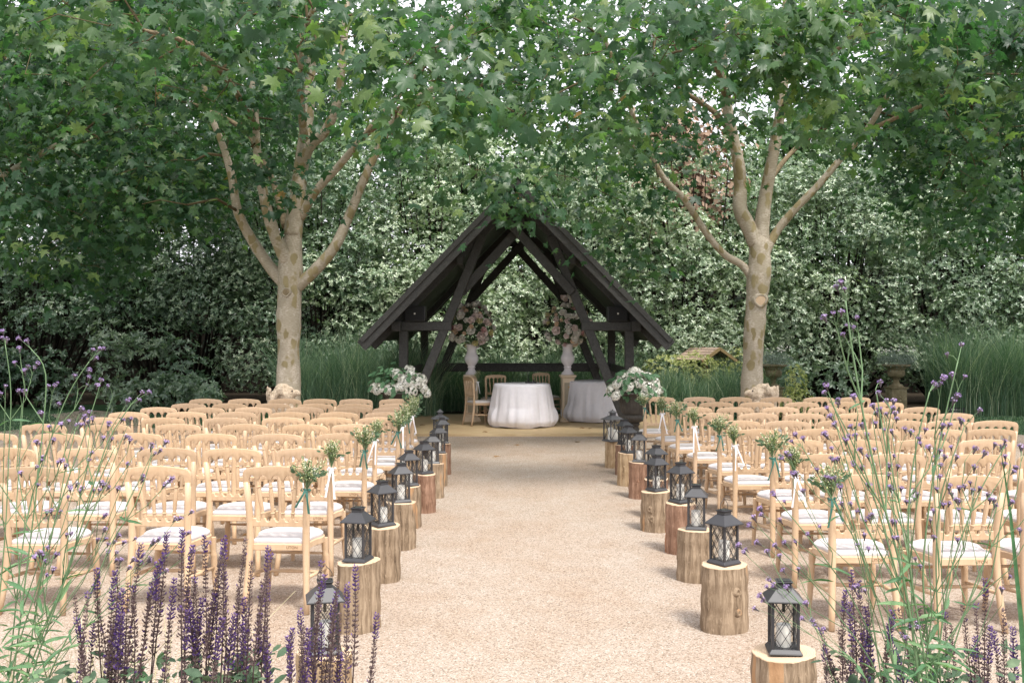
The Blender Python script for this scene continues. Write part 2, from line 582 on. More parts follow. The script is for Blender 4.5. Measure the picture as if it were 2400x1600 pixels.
    # logs
    for nm, pale, mid, dark, raw in (('grey', srgb(164, 145, 122), srgb(128, 110, 90), srgb(76, 63, 50), srgb(176, 138, 102)),
                                     ('red', srgb(156, 126, 106), srgb(126, 97, 79), srgb(78, 56, 44), srgb(164, 114, 84)),
                                     ('pale', srgb(182, 160, 130), srgb(156, 132, 102), srgb(104, 84, 62), srgb(190, 154, 114))):
        t = NT('log_bark_' + nm)
        oi = t.add('ShaderNodeObjectInfo')
        tc = t.add('ShaderNodeTexCoord')
        off = t.add('ShaderNodeVectorMath', operation='ADD')
        cmb = t.add('ShaderNodeCombineXYZ')
        ml = t.add('ShaderNodeMath', operation='MULTIPLY')
        ml.inputs[1].default_value = 40
        t.lk(oi.outputs['Random'], ml.inputs[0])
        t.lk(ml.outputs[0], cmb.inputs['X'])
        t.lk(tc.outputs['Object'], off.inputs[0])
        t.lk(cmb.outputs[0], off.inputs[1])

        def mapped(s):
            mp = t.add('ShaderNodeMapping')
            mp.inputs['Scale'].default_value = s
            t.lk(off.outputs[0], mp.inputs['Vector'])
            return mp.outputs['Vector']
        st = t.noise(mapped((34, 34, 3.2)), 1.0, 6, 0.7, 0.8)
        fl = t.noise(mapped((60, 60, 26)), 1.0, 5, 0.7)
        c = t.ramp(st, [(0.3, dark), (0.46, mid), (0.66, pale)])
        c = t.mix(t.ramp(fl, [(0.6, (0, 0, 0)), (0.66, (0.8, 0.8, 0.8))]), c, pale)
        pt = t.noise(mapped((7, 7, 1.1)), 1.0, 3, 0.5)
        c = t.mix(t.ramp(pt, [(0.6, (0, 0, 0)), (0.64, (0.85, 0.85, 0.85))]), c, raw)
        h = t.mix(0.4, st, fl)
        M['log_' + nm] = t.set(c, 0.9, 0.15, t.bump(h, 0.9, 0.012))
    t = NT('log_end_grain')
    tc = t.add('ShaderNodeTexCoord')
    wv = t.add('ShaderNodeTexWave', wave_type='RINGS', rings_direction='Z')
    wv.inputs['Scale'].default_value = 22
    wv.inputs['Distortion'].default_value = 2.5
    wv.inputs['Detail'].default_value = 3
    wv.inputs['Detail Scale'].default_value = 1.4
    t.lk(tc.outputs['Object'], wv.inputs['Vector'])
    c = t.ramp(wv.outputs['Fac'], [(0.0, srgb(186, 158, 128)), (0.6, srgb(204, 180, 152)), (1.0, srgb(172, 142, 110))])
    n = t.noise(t.coords('Object'), 12, 5)
    M['log_end'] = t.set(t.mix(n, c, srgb(200, 178, 152)), 0.85, 0.2, t.bump(n, 0.2, 0.004))
    # cloth, ribbon, stone, urns
    t = NT('white_linen')
    n = t.noise(t.coords('Object'), 16, 5)
    M['linen'] = t.set(t.ramp(n, [(0.3, (0.70, 0.675, 0.71)), (0.7, (0.75, 0.725, 0.755))]), 0.8, 0.2, t.bump(n, 0.15, 0.01))
    M['ribbon_green'] = mat_plain('ribbon_green', (0.035, 0.13, 0.10), 0.35, 0.5, 0.2, 10)
    M['ribbon_white'] = mat_plain('ribbon_white', (0.80, 0.78, 0.79), 0.4, 0.5, 0.05, 10)
    t = NT('carved_stone')
    n = t.noise(t.coords('Object'), 11, 7, 0.7)
    n2 = t.noise(t.coords('Object'), 46, 5, 0.7)
    M['stone'] = t.set(t.ramp(n, [(0.28, srgb(156, 136, 114)), (0.5, srgb(196, 178, 156)), (0.75, srgb(214, 200, 182))]), 0.9, 0.15, t.bump(n2, 0.9, 0.03))
    t = NT('weathered_stone')
    n = t.noise(t.coords('Object'), 6, 7, 0.7)
    M['old_stone'] = t.set(t.ramp(n, [(0.28, (0.10, 0.085, 0.05)), (0.5, (0.20, 0.165, 0.10)), (0.75, (0.34, 0.29, 0.2))]), 0.9, 0.15, t.bump(n, 0.8, 0.03))
    t = NT('cast_iron')
    n = t.noise(t.coords('Object'), 9, 6, 0.7)
    M['iron'] = t.set(t.ramp(n, [(0.3, (0.035, 0.03, 0.025)), (0.62, (0.07, 0.062, 0.052)), (0.8, (0.16, 0.11, 0.07))]), 0.6, 0.4, t.bump(n, 0.4, 0.01))
    M['vase'] = mat_plain('white_glaze', (0.76, 0.71, 0.72), 0.22, 0.5, 0.04, 3)
    M['cream_paint'] = mat_plain('cream_paint', srgb(214, 194, 168), 0.6, 0.35, 0.08, 9)
    M['panel_grey'] = mat_plain('aged_panel', srgb(168, 156, 136), 0.7, 0.3, 0.2, 14)
    M['brass'] = mat_plain('brass', (0.45, 0.3, 0.14), 0.4, 0.5, 0.2, 20)
    M['black_plastic'] = mat_plain('black_plastic', (0.02, 0.02, 0.021), 0.45, 0.45, 0.2, 30)
    M['speaker_cloth'] = mat_plain('speaker_grille', (0.028, 0.028, 0.03), 0.85, 0.2, 0.25, 160)
    M['badge'] = mat_plain('white_badge', (0.75, 0.72, 0.66), 0.5, 0.3, 0.05, 10)
    M['shingle'] = mat_plain('cedar_shingle', srgb(168, 147, 130), 0.85, 0.2, 0.25, 9, 0.4)
    M['post_wood'] = mat_plain('weathered_post', srgb(150, 128, 92), 0.85, 0.2, 0.25, 9, 0.4)
    M['dead_leaf'] = mat_leaf('dead_leaf', [(0.0, (0.16, 0.09, 0.04)), (1.0, (0.34, 0.20, 0.09))], 0.8, 0.2, 0.1, (1, 1, 1, 1))
    M['dry_grass'] = mat_leaf('dry_grass', [(0.0, (0.40, 0.36, 0.2)), (1.0, (0.62, 0.56, 0.38))], 0.8, 0.2, 0.2, (1, 1, 1, 1))


make_materials()

# ------------------------------------------------------------------ the setting: lawn, gravel, deck, beds
def sheet(name, poly, z, mat, parent=None):
    mb = MB()
    mb.add([(x, y, z) for x, y in poly], [tuple(range(len(poly)))])
    o = mb.build(name, mat, parent)
    tag(o, kind='structure')
    return o


sheet('lawn', [(-220, -120), (220, -120), (220, 330), (-220, 330)], -0.012, M['lawn'])


def gravel_outline():
    pts = [(-8.8, -6), (9.0, -6), (8.9, 9), (8.45, 14), (8.3, 16.2), (7.8, 17.4), (6.9, 17.2), (5.6, 16.5), (2.5, 16.3), (-3.2, 16.3), (-5.5, 16.6), (-6.8, 17.8), (-7.6, 19.8), (-8.6, 21.2), (-9.6, 21.8), (-9.8, 20.6), (-9.0, 19.2), (-8.7, 17.6), (-9.2, 16.4), (-9.6, 12)]
    out = []
    for i, (x, y) in enumerate(pts):
        x2, y2 = pts[(i + 1) % len(pts)]
        n = max(1, int(math.hypot(x2 - x, y2 - y) / 0.35))
        for k in range(n):
            j = 0.035
            out.append((lerp(x, x2, k / n) + random.uniform(-j, j), lerp(y, y2, k / n) + random.uniform(-j, j)))
    return out


sheet('gravel_yard', gravel_outline(), 0.0, M['gravel'])
# loose stones catching light on the nearest part of the gravel
tvp = [(-.5, -.45, 0), (.5, -.4, 0), (.55, .4, 0), (-.4, .5, 0), (-.22, -.2, .42), (.25, -.2, .5), (.22, .25, .4), (-.2, .22, .5)]
tfp = [(0, 1, 5, 4), (1, 2, 6, 5), (2, 3, 7, 6), (3, 0, 4, 7), (4, 5, 6, 7)]
NP = 20000
yy = 4.3 + (rng.random(NP) ** 1.7) * 9.5
hw = yy * 0.50
pp = np.stack([(rng.random(NP) * 2 - 1) * hw, yy, np.full(NP, -0.001)], 1)
az = rng.random(NP) * 6.283
rot = frames(np.stack([rng.normal(0, .15, NP), rng.normal(0, .15, NP), np.ones(NP)], 1), np.stack([np.cos(az), np.sin(az), np.zeros(NP)], 1))
ss = rng.uniform(.005, .0098, NP)
o = obj('loose_gravel', scatter_mesh('loose_gravel', tvp, tfp, pp, rot, np.stack([ss, ss * rng.uniform(.6, 1, NP), ss * .8], 1), M['pebble']))
tag(o, 'loose pale stones lying over the gravel yard', 'gravel', kind='stuff')

# timber platform under the shelter
DX = -0.15
mb = MB()
mb.box((0.05, 18.2, 0.0), (5.5, 4.0, 0.08))
o = mb.build('deck', M['deck'], bevel=0.006)
tag(o, kind='structure')
mb = MB()
mb.box((0.05, 16.185, 0.012), (5.52, 0.03, 0.062))
mb.build('edge_board', M['deck'], o, bevel=0.004)

# planting bed in front of the camera, and the beds behind the lawn
for nm, poly in (('flower_bed', [(-4.2, -1.5), (-0.62, -1.5), (-0.70, 2.6), (-0.85, 3.35), (-1.6, 3.7), (-3.6, 3.75), (-4.2, 3.4)]),
                 ('flower_bed', [(0.78, -1.5), (4.2, -1.5), (4.2, 3.5), (3.2, 3.75), (1.5, 3.65), (0.95, 3.2)]),
                 ('shrub_bed', [(-30, 23.6), (-9.8, 23.6), (-6, 22.6), (-4.9, 20.2), (-2.85, 19.4), (-2.8, 21), (2.8, 21), (2.9, 19.9), (4.8, 20.1), (5.2, 22.4), (8.2, 22.6), (8.6, 20.4), (13.6, 20.2), (30, 20), (30, 48), (-30, 48)])):
    sheet(nm, poly, 0.006 if nm == 'flower_bed' else -0.006, M['soil'])

# ------------------------------------------------------------------ open timber shelter
pav = thing('timber_shelter', 'black stained open timber shelter with steep boarded roof over the wedding deck', 'shelter', (DX, 17.0, 0))
Z0 = 0.04


def frame_parts(y, back):
    for s in (-1, 1):
        m = MB()
        m.beam((s * 1.97, y, Z0), (s * 0.60, y, 3.34), 0.155, 0.15)
        m.build('brace_leg', M['timber'], pav, bevel=0.008)
        m = MB()
        yo = y - 0.085 * s * (1 if not back else -1)
        m.beam((s * -0.17, yo, 3.60), (s * 0.98, yo, 2.36), 0.15, 0.07)
        m.build('scissor_beam', M['timber'], pav, bevel=0.006)
        m = MB()
        m.beam((s * 1.98, y, Z0), (s * 1.98, y, 1.72), 0.155, 0.155)
        m.build('post', M['timber'], pav, bevel=0.01)
        m = MB()
        m.beam((s * 2.12, y - 0.012, 1.795), (s * 1.14, y - 0.012, 1.795), 0.15, 0.15)
        m.build('tie_beam', M['timber'], pav, bevel=0.008)
        m = MB()
        m.beam((s * 2.52, y, 1.44), (s * -0.02, y, 3.98), 0.12, 0.11)
        m.build('rafter', M['timber'], pav, bevel=0.006)


frame_parts(0.0, False)
frame_parts(3.5, True)
for s in (-1, 1):
    m = MB()
    m.beam((s * 2.08, -0.32, 1.79), (s * 2.08, 3.8, 1.79), 0.155, 0.17, up=(0, 0, 1))
    m.build('wall_plate', M['timber'], pav, bevel=0.008)
    m = MB()
    m.beam((s * 0.98, -0.3, 2.90), (s * 0.98, 3.8, 2.90), 0.1, 0.14, up=(0, 0, 1))
    m.build('purlin', M['timber'], pav, bevel=0.006)
    m = MB()
    m.beam((s * 1.98, 0.1, 0.99), (s * 1.98, 3.45, 0.99), 0.05, 0.15, up=(0, 0, 1))
    m.build('side_rail', M['timber'], pav, bevel=0.006)
    # boards running up the slope, small gaps between them
    n = 26
    for k in range(n):
        y0 = -0.66 + k * 4.85 / n
        m = MB()
        m.beam((s * 2.55, y0 + .085, 1.545), (s * 0.0, y0 + .085, 4.085), 0.022, 4.85 / n - 0.013, up=(0, 1, 0))
        m.build('roof_board', M['timber'], pav)
    # outer covering laid in courses over the boards
    nc = 18
    cov = None
    for k in range(nc):
        t0, t1 = k / nc, (k + 1.18) / nc
        a = Vector((s * 2.64, 0, 1.52)).lerp(Vector((0, 0, 4.16)), t0)
        b = Vector((s * 2.64, 0, 1.52)).lerp(Vector((0, 0, 4.16)), min(t1, 1.0))
        nrm = Vector((s * 0.7071, 0, 0.7071))
        a = a + nrm * 0.032
        b = b + nrm * 0.012
        m = MB()
        m.beam((a.x, -0.70, a.z), (a.x, 4.24, a.z), 0.001, 0.001)
        m = MB()
        vs = [(a.x, -.70, a.z), (a.x, 4.24, a.z), (b.x, 4.24, b.z), (b.x, -.70, b.z)]
        off = nrm * -0.018
        m.add(vs + [(x + off.x, y, z + off.z) for x, y, z in vs], [(0, 1, 2, 3), (7, 6, 5, 4), (0, 4, 5, 1), (1, 5, 6, 2), (2, 6, 7, 3), (3, 7, 4, 0)])
        m.build('roof_course', M['roof'], pav)
    for yb in (-0.74, 4.26):
        m = MB()
        m.beam((s * 2.60, yb, 1.46), (s * -0.0, yb, 4.06), 0.20, 0.035)
        m.build('barge_board', M['timber'], pav, bevel=0.005)
        m = MB()
        m.beam((s * 2.60, yb - 0.03 * (1 if yb < 0 else -1), 1.545), (0, yb - 0.03 * (1 if yb < 0 else -1), 4.145), 0.085, 0.04)
        m.build('barge_trim', M['timber'], pav, bevel=0.004)
m = MB()
m.beam((0, -0.78, 4.22), (0, 4.3, 4.22), 0.16, 0.05, up=(0, 0, 1))
m.build('ridge_cap', M['roof'], pav, bevel=0.006)
m = MB()
m.beam((0, -0.5, 3.83), (0, 4.1, 3.83), 0.06, 0.2, up=(0, 0, 1))
m.build('ridge_beam', M['timber'], pav, bevel=0.006)
m = MB()
m.beam((-1.72, 3.52, 0.965), (1.72, 3.52, 0.965), 0.15, 0.06)
m.build('back_rail', M['timber'], pav, bevel=0.006)
m = MB()
m.beam((-1.72, 3.50, 1.053), (1.72, 3.50, 1.053), 0.024, 0.12)
m.build('rail_cap', M['timber'], pav, bevel=0.004)

for s, side in ((-1, 'left'), (1, 'right')):
    sp = thing('loudspeaker', 'black box loudspeaker on the %s tie beam under the shelter roof' % side, 'speaker', (DX + s * 1.72, 16.98, 1.872), 0, 'loudspeakers under the shelter roof')
    MB().box((0, 0, 0.132), (0.36, 0.26, 0.262)).build('cabinet', M['black_plastic'], sp, bevel=0.02, seg=2)
    MB().box((0, -0.136, 0.132), (0.325, 0.014, 0.228)).build('grille', M['speaker_cloth'], sp, bevel=0.012, seg=2)
    MB().box((0, -0.146, 0.132), (0.026, 0.006, 0.026)).build('badge', M['badge'], sp)

pav.scale = (.972, 1, 1)
# ------------------------------------------------------------------ plane trees
LEAF_O = [(0, .02), (.14, -.12), (.40, -.16), (.30, .06), (.66, .16), (.46, .27), (.60, .50), (.34, .42), (.20, .50), (.22, .74), (.08, .78), (0, 1.02)]


def leaf_template(detail=True):
    pts = LEAF_O if detail else [(0, .02), (.38, -.14), (.26, .08), (.64, .3), (.24, .44), (0, 1.0)]
    right = [(x, y) for x, y in pts]
    left = [(-x, y) for x, y in pts[1:-1]]
    outline = right + left[::-1]
    vs = [(x, y - 0.1, -0.34 * abs(x) ** 1.4 - 0.22 * max(0, y - .45)) for x, y in outline]
    c = len(vs)
    vs.append((0, 0.22, 0.015))
    n = len(outline)
    fs = [(c, i, (i + 1) % n) for i in range(n)]
    return [(x, y, z) for x, y, z in vs], fs


LT_HI, LF_HI = leaf_template(True)
LT_LO, LF_LO = leaf_template(False)
# three habits of the same leaf: flat, folded along the midrib, curled at the lobes
LT_VAR = [LT_HI,
          [(x * .8, y, z - .55 * abs(x)) for x, y, z in LT_HI],
          [(x * .95 + .10 * y * y, y * .92, z + .30 * x * y - .35 * max(0, y - .3) ** 2 - .25 * max(0, x) ** 2) for x, y, z in LT_HI]]

# how low the leaves hang, as seen across the photograph (x, lowest y) in view units
BND_X = np.array([-500, 0, 200, 270, 330, 520, 560, 640, 700, 720, 850, 900, 1000, 1100, 1160, 1250, 1300, 1380, 1500, 1540, 1570, 1640, 1700, 1850, 1900, 2000, 2080, 2352, 2900])
BND_Y = np.array([700, 700, 720, 680, 600, 590, 440, 400, 380, 300, 320, 420, 450, 470, 500, 500, 440, 540, 580, 590, 450, 390, 290, 280, 310, 410, 540, 610, 620])
FRB_X = np.array([-500, 380, 470, 500, 900, 930, 1560, 1600, 2020, 2060, 2900])
FRB_Y = np.array([900, 900, 480, 190, 190, 900, 900, 120, 120, 900, 900])


def seen(p):
    return (CX + p[0] / p[1] * F) / 1.0204, (CY - (p[2] - EYE) / p[1] * F) / 1.0204


def build_tree(label, base, trunk, limbs, ells, ncl, nlv, hand=(), near=True, group='plane trees arching over the seating', seed=1, top=.35):
    g = np.random.default_rng(seed)
    root = thing('plane_tree', label, 'tree', base, 0, group)
    bx = Vector(base)
    m = MB()
    n = 20
    pts, rad = [], []
    for (p, r) in trunk:
        pts.append(Vector(p) - bx)
        rad.append(r)
    # smooth the trunk line
    P, Rr = [], []
    for i in range(len(pts) - 1):
        for k in range(6):
            t = k / 6
            P.append(pts[i].lerp(pts[i + 1], t))
            Rr.append(lerp(rad[i], rad[i + 1], t) * (1 + random.uniform(-.03, .03)))
    P.append(pts[-1])
    Rr.append(rad[-1])
    m.tube(P, Rr, n)
    m.v = [(x_ + .010 * math.sin(7 * z_ + 9 * x_) + random.uniform(-.004, .004), y_ + .010 * math.sin(6 * z_ + 8 * x_ + 1), z_) for x_, y_, z_ in m.v]
    m.build('trunk', M['bark'], root, smooth=True)
    nodes = []
    for li, (path, r0, r1) in enumerate(limbs):
        q = [Vector(p) - bx for p in path]
        Q, S = [], []
        for i in range(len(q) - 1):
            a = q[max(i - 1, 0)]
            b, c = q[i], q[i + 1]
            d = q[min(i + 2, len(q) - 1)]
            for k in range(6):
                t = k / 6
                Q.append(0.5 * ((2 * b) + (c - a) * t + (2 * a - 5 * b + 4 * c - d) * t * t + (3 * b - a - 3 * c + d) * t ** 3))
        Q.append(q[-1])
        for i in range(len(Q)):
            t = i / (len(Q) - 1)
            S.append(lerp(r0, r1, t ** 0.85) * (1 + random.uniform(-.04, .04)))
        m = MB()
        m.tube(Q, S, 12)
        m.build('limb', M['bark'] if r0 > 0.06 else M['limb'], root, smooth=True)
        for i, p in enumerate(Q):
            if i > len(Q) * 0.35:
                nodes.append((np.array(p + bx), S[i]))
    # leaf clusters
    cl = []
    tries = 0
    while len(cl) < ncl and tries < 400000:
        tries += 1
        e = ells[g.integers(len(ells))]
        d = norm(g.normal(size=3)) * (g.random() ** (1 / 3.0) * 0.75 + 0.25)
        p = np.array(e[0]) + d * np.array(e[1])
        if p[1] < 6 or p[2] < 2.3 or p[2] > EYE + .336 * p[1] + top:
            continue
        vx, vy = seen(p)
        if vy > np.interp(vx, BND_X, BND_Y) - (105 if 1050 < vx < 1340 else 70 if 330 < vx < 2080 else 40) - g.random() ** 2 * 70:
            continue
        if p[1] < 16.4 and vy > np.interp(vx, FRB_X, FRB_Y):
            continue
        if len(cl) > 0 and np.min(np.sum((np.array(cl) - p) ** 2, 1)) < 0.16:
            continue
        cl.append(p)
    extra, tries = 0, 0
    while near and extra < 70 and tries < 100000:          # the crown closes up towards its top
        tries += 1
        e = ells[g.integers(len(ells))]
        p = np.array(e[0]) + norm(g.normal(size=3)) * g.random() ** (1 / 3.0) * np.array(e[1])
        if p[1] < 13.5 or p[2] > EYE + .336 * p[1] + .2:
            continue
        vx, vy = seen(p)
        if vy > 210 or vy < -40:
            continue
        cl.append(p)
        extra += 1
    cl = [np.array(h) for h in hand] + cl
    cl = np.array(cl)
    npos = np.array([q[0] for q in nodes])
    nrad = [q[1] for q in nodes]
    order = np.argsort([np.min(np.linalg.norm(npos - p, axis=1)) for p in cl])
    tw = MB()
    dirs = np.zeros_like(cl)
    for i in order:
        p = cl[i]
        dd = np.linalg.norm(npos - p, axis=1)
        j = int(np.argmin(dd + 0.25 * np.maximum(0, npos[:, 2] - p[2])))
        a = Vector(npos[j])
        b = Vector(p)
        mid = (a + b) / 2 + Vector((random.uniform(-.12, .12), random.uniform(-.12, .12), 0.10 * dd[j]))
        r0 = min(nrad[j] * 0.7, 0.028)
        r1 = max(0.006, r0 * 0.55)
        tw.tube([a - bx, mid - bx, b - bx], [r0, (r0 + r1) / 2, r1], 5, cap=False)
        npos = np.vstack([npos, np.array(mid)[None], p[None]])
        nrad += [(r0 + r1) / 2, r1]
        dirs[i] = norm(p - np.array(a))
    tag(tw.build('twigs', M['twig'], root, smooth=True), kind='stuff')
    # leaves
    K = len(cl)
    cnt = np.maximum(8, g.normal(nlv, nlv * .3, K).astype(int))
    idx = np.repeat(np.arange(K), cnt)
    N = len(idx)
    spread = g.uniform(.20, .42, K)[idx][:, None]
    off = g.normal(size=(N, 3)) * spread * np.array([1.0, 1.0, 0.62])
    out = off + dirs[idx] * 0.25
    pos = cl[idx] + out
    pos[:, 2] -= 0.22 * np.sum(off[:, :2] ** 2, axis=1)
    nrm = np.stack([out[:, 0] * .9, out[:, 1] * .9 - 0.25, np.full(N, .55)], 1) + g.normal(size=(N, 3)) * .38
    tip = np.stack([out[:, 0], out[:, 1], -np.abs(g.normal(.55, .35, N))], 1) + g.normal(size=(N, 3)) * .3
    rot = frames(nrm, tip)
    size = g.uniform(.085, .185, N) * np.where(cl[idx][:, 1] < 11.2, 1.18, 1.0)
    size *= np.where(g.random(N) < .2, .7, 1.0)
    tone = np.clip(g.normal(.42, .2, K)[idx] + g.normal(0, .16, N), 0, .965)
    tone += np.where((idx < len(hand)) & (cl[idx][:, 1] < 11.5), .2, 0)  # nearest hand-placed sprays lightened: sunlight painted into the leaf tone
    tone = np.clip(tone, 0, .975)
    tone[g.random(N) < 0.0012] = 1.0
    pos = pos - np.array(base)
    vis = pos[:, 1] + base[1] < 11.6
    mask_near = np.zeros(N, bool)
    if near:
        cand = np.where(vis)[0]
        cand = cand[np.argsort((pos[cand, 1] + base[1]) / size[cand])][:260]
        mask_near[cand] = True
        tmpl = []
        for k in range(6):
            rv = np.array([[0.25 + k * 0.13]])
            sm = scatter_mesh('leaf', LT_VAR[k % 3], LF_HI, np.zeros((1, 3)), np.eye(3)[None], np.ones(1), M['plane_leaf'], rv[0])
            tmpl.append(sm)
        for i in cand:
            o = obj('leaf', tmpl[min(5, max(0, int((tone[i] - .2) / .13)))], root)
            o.matrix_local = Matrix.Translation(Vector(pos[i])) @ Matrix(rot[i].tolist()).to_4x4() @ Matrix.Scale(float(size[i]), 4)
    hi = (pos[:, 1] + base[1] < 14.5) & ~mask_near
    lo = ~hi & ~mask_near
    for q, nm in enumerate(('foliage', 'outer_foliage', 'curled_foliage')):
        hq = hi & (np.arange(N) % 3 == q)
        o = obj(nm, scatter_mesh(nm, LT_VAR[q], LF_HI, pos[hq], rot[hq], size[hq], M['plane_leaf'], tone[hq]), root)
        tag(o, kind='stuff')
    if lo.any():
        o = obj('inner_foliage', scatter_mesh('inner_foliage', LT_LO, LF_LO, pos[lo], rot[lo], size[lo] * 1.05, M['plane_leaf'], tone[lo]), root)
        tag(o, kind='stuff')
    return root


TY = 15.8
# left tree
tl = [(V(663, 1008, TY), .23), (V(663, 950, TY), .20), (V(663, 880, TY), .185), (V(663, 780, TY), .178), (V(664, 690, TY), .195), (V(668, 600, TY), .18), (V(676, 520, TY), .13), (V(680, 490, TY), .03)]
ll = [([V(655, 655, TY), V(618, 610, TY), V(575, 545, 15.7), (V(546, 485, 15.5)), V(532, 405, 15.4), V(512, 335, 15.3), V(480, 250, 15.2), V(455, 120, 15.0)], .105, .035),
      ([V(664, 610, TY - .05), V(640, 560, 15.6), V(618, 500, 15.5), V(602, 430, 15.4), V(592, 380, 15.3), V(585, 250, 15.2), V(560, 60, 15)], .115, .04),
      ([V(672, 540, TY), V(682, 460, TY), V(692, 380, TY), V(704, 290, TY), V(712, 200, 15.9), V(716, 60, 16), V(720, -160, 16)], .15, .06),
      ([V(690, 385, TY), V(712, 335, 15.6), V(748, 300, 15.4), V(775, 230, 15.2), V(790, 100, 15), V(800, -80, 15)], .10, .045),
      ([V(690, 500, TY), V(725, 440, 15.6), V(775, 385, 15.4), V(830, 320, 15.1), V(890, 248, 14.8), V(960, 170, 14.4), V(1040, 60, 14)], .075, .03),
      ([V(680, 660, TY), V(722, 622, 15.7), V(768, 568, 15.6), V(800, 500, 15.6), V(835, 415, 15.5), V(880, 320, 15.4), V(920, 260, 15.2), V(1010, 200, 14.8), V(1120, 240, 14.2)], .105, .035),
      ([V(655, 520, 15.9), V(640, 460, 16.3), V(615, 390, 16.8), V(560, 300, 17.3), V(470, 250, 17.8), V(380, 220, 18)], .06, .03),
      ([V(700, 330, 15.8), V(690, 200, 14.6), V(700, 80, 13), V(720, 20, 11.4)], .07, .025),
      ([V(592, 300, 15.3), V(520, 180, 13.8), V(430, 100, 12.4), V(330, 70, 11)], .055, .02),
      ([V(830, 320, 15.1), V(900, 260, 13.6), V(960, 230, 12.2), V(1010, 230, 10.8)], .045, .018)]
hl = [V(595, 395, 15.0), V(620, 410, 14.9), V(640, 350, 15.0), V(585, 330, 15.1), V(660, 425, 14.8), V(560, 230, 14.9),
      V(250, 60, 10.4), V(315, 35, 10.2), V(420, 20, 10), V(540, 60, 9.8), V(570, 25, 9.8), V(680, 40, 10), V(470, 80, 10.6), V(190, 30, 11), V(760, 90, 10.6), V(830, 60, 10),
      V(960, 190, 9.4), V(1010, 165, 9.5), V(1060, 250, 9.2), V(1050, 205, 9.6), V(930, 150, 10.2), V(890, 90, 10), V(1090, 120, 10.2), V(1000, 110, 10.6), V(1130, 60, 10.4),
      V(870, 245, 11.6), V(900, 310, 12.6), V(940, 285, 11.8), V(1165, 440, 13.4), V(1120, 410, 13.2), V(1195, 445, 13.2), V(1080, 390, 13.4), V(1160, 410, 12.8)]
root_l = build_tree('plane tree with forked pale limbs rising left of the aisle', V(663, 1008, TY).to_tuple()[:2] + (0,), tl, ll,
                    [((-4.2, 15.2, 6.9), (4.6, 4.8, 3.9)), ((-1.2, 15.4, 6.0), (2.6, 2.8, 2.8)), ((-6.4, 15.2, 5.6), (3.6, 3.4, 2.9)), ((-4.9, 11.8, 6.6), (3.2, 2.6, 2.2)), ((-6.0, 18.0, 5.6), (4.5, 2.6, 3.0))],
                    215, 42, hl, True, seed=3)
# right tree
tr_ = [(V(1724, 1008, TY), .22), (V(1725, 950, TY), .185), (V(1727, 880, TY), .165), (V(1731, 780, TY), .16), (V(1738, 690, TY), .17), (V(1745, 610, TY), .185), (V(1745, 560, TY), .165), (V(1744, 530, TY), .10), (V(1744, 512, TY), .02)]
lr = [([V(1738, 660, TY), V(1708, 612, TY), V(1665, 585, 15.7), V(1622, 535, 15.6), V(1575, 462, 15.4), V(1525, 410, 15.2), V(1490, 345, 15.0), V(1462, 285, 14.7), V(1430, 200, 14.4), V(1390, 90, 14)], .068, .028),
      ([V(1738, 560, TY), V(1716, 515, TY), V(1700, 480, TY), V(1700, 430, TY), V(1697, 380, 15.7), V(1682, 305, 15.6), V(1668, 225, 15.5), V(1660, 120, 15.4), V(1650, -120, 15.2)], .135, .06),
      ([V(1748, 560, TY), V(1752, 500, TY), V(1760, 440, TY), V(1775, 360, 15.7), V(1790, 270, 15.6), V(1800, 180, 15.5), V(1806, 60, 15.4), V(1810, -150, 15.3)], .125, .055),
      ([V(1755, 590, TY), V(1782, 535, TY), V(1825, 482, 15.7), V(1880, 425, 15.6), V(1935, 360, 15.5), V(1990, 300, 15.3), V(2050, 200, 15), V(2130, 60, 14.6)], .075, .035),
      ([V(1684, 312, 15.6), V(1645, 262, 15.6), V(1608, 235, 15.5), V(1560, 200, 15.2), V(1500, 120, 14.8)], .055, .025),
      ([V(1990, 300, 15.3), V(2060, 270, 15.0), V(2150, 225, 14.5), V(2260, 170, 14)], .04, .02),
      ([V(1790, 270, 15.6), V(1830, 190, 14.2), V(1900, 130, 12.8), V(1960, 90, 11.4)], .05, .02),
      ([V(1668, 225, 15.5), V(1640, 140, 13.6), V(1600, 90, 12), V(1540, 80, 10.6)], .05, .02),
      ([V(1740, 520, 15.9), V(1760, 430, 16.6), V(1840, 330, 17.4), V(1960, 260, 18)], .06, .03)]
hr = [V(1735, 290, 14.6), V(1810, 235, 14.4), V(1850, 265, 14.2), V(1790, 250, 14.9), V(1690, 250, 14.8),
      V(1800, 50, 9.8), V(1830, 80, 9.6), V(1760, 60, 9.8), V(1790, 105, 9.8), V(1720, 110, 10), V(1860, 150, 10.4), V(1690, 40, 9.8), V(1880, 40, 10.2), V(1900, 220, 10.6), V(1930, 235, 11),
      V(1480, 205, 9.8), V(1420, 200, 9.8), V(1390, 225, 10), V(1560, 70, 9.6), V(1600, 110, 10), V(1640, 60, 9.6), V(1500, 120, 10.4), V(1330, 130, 10.6), V(1440, 60, 10), V(1280, 70, 10.6),
      V(2010, 75, 10.4), V(2100, 120, 11), V(2200, 150, 11.2), V(2080, 45, 11), V(2280, 110, 11.6), V(1200, 40, 10.8), V(1225, 430, 13.2), V(1270, 400, 13.4), V(1420, 540, 14.4), V(1490, 560, 14.4), V(1440, 500, 14.2), V(1380, 440, 13.8)]
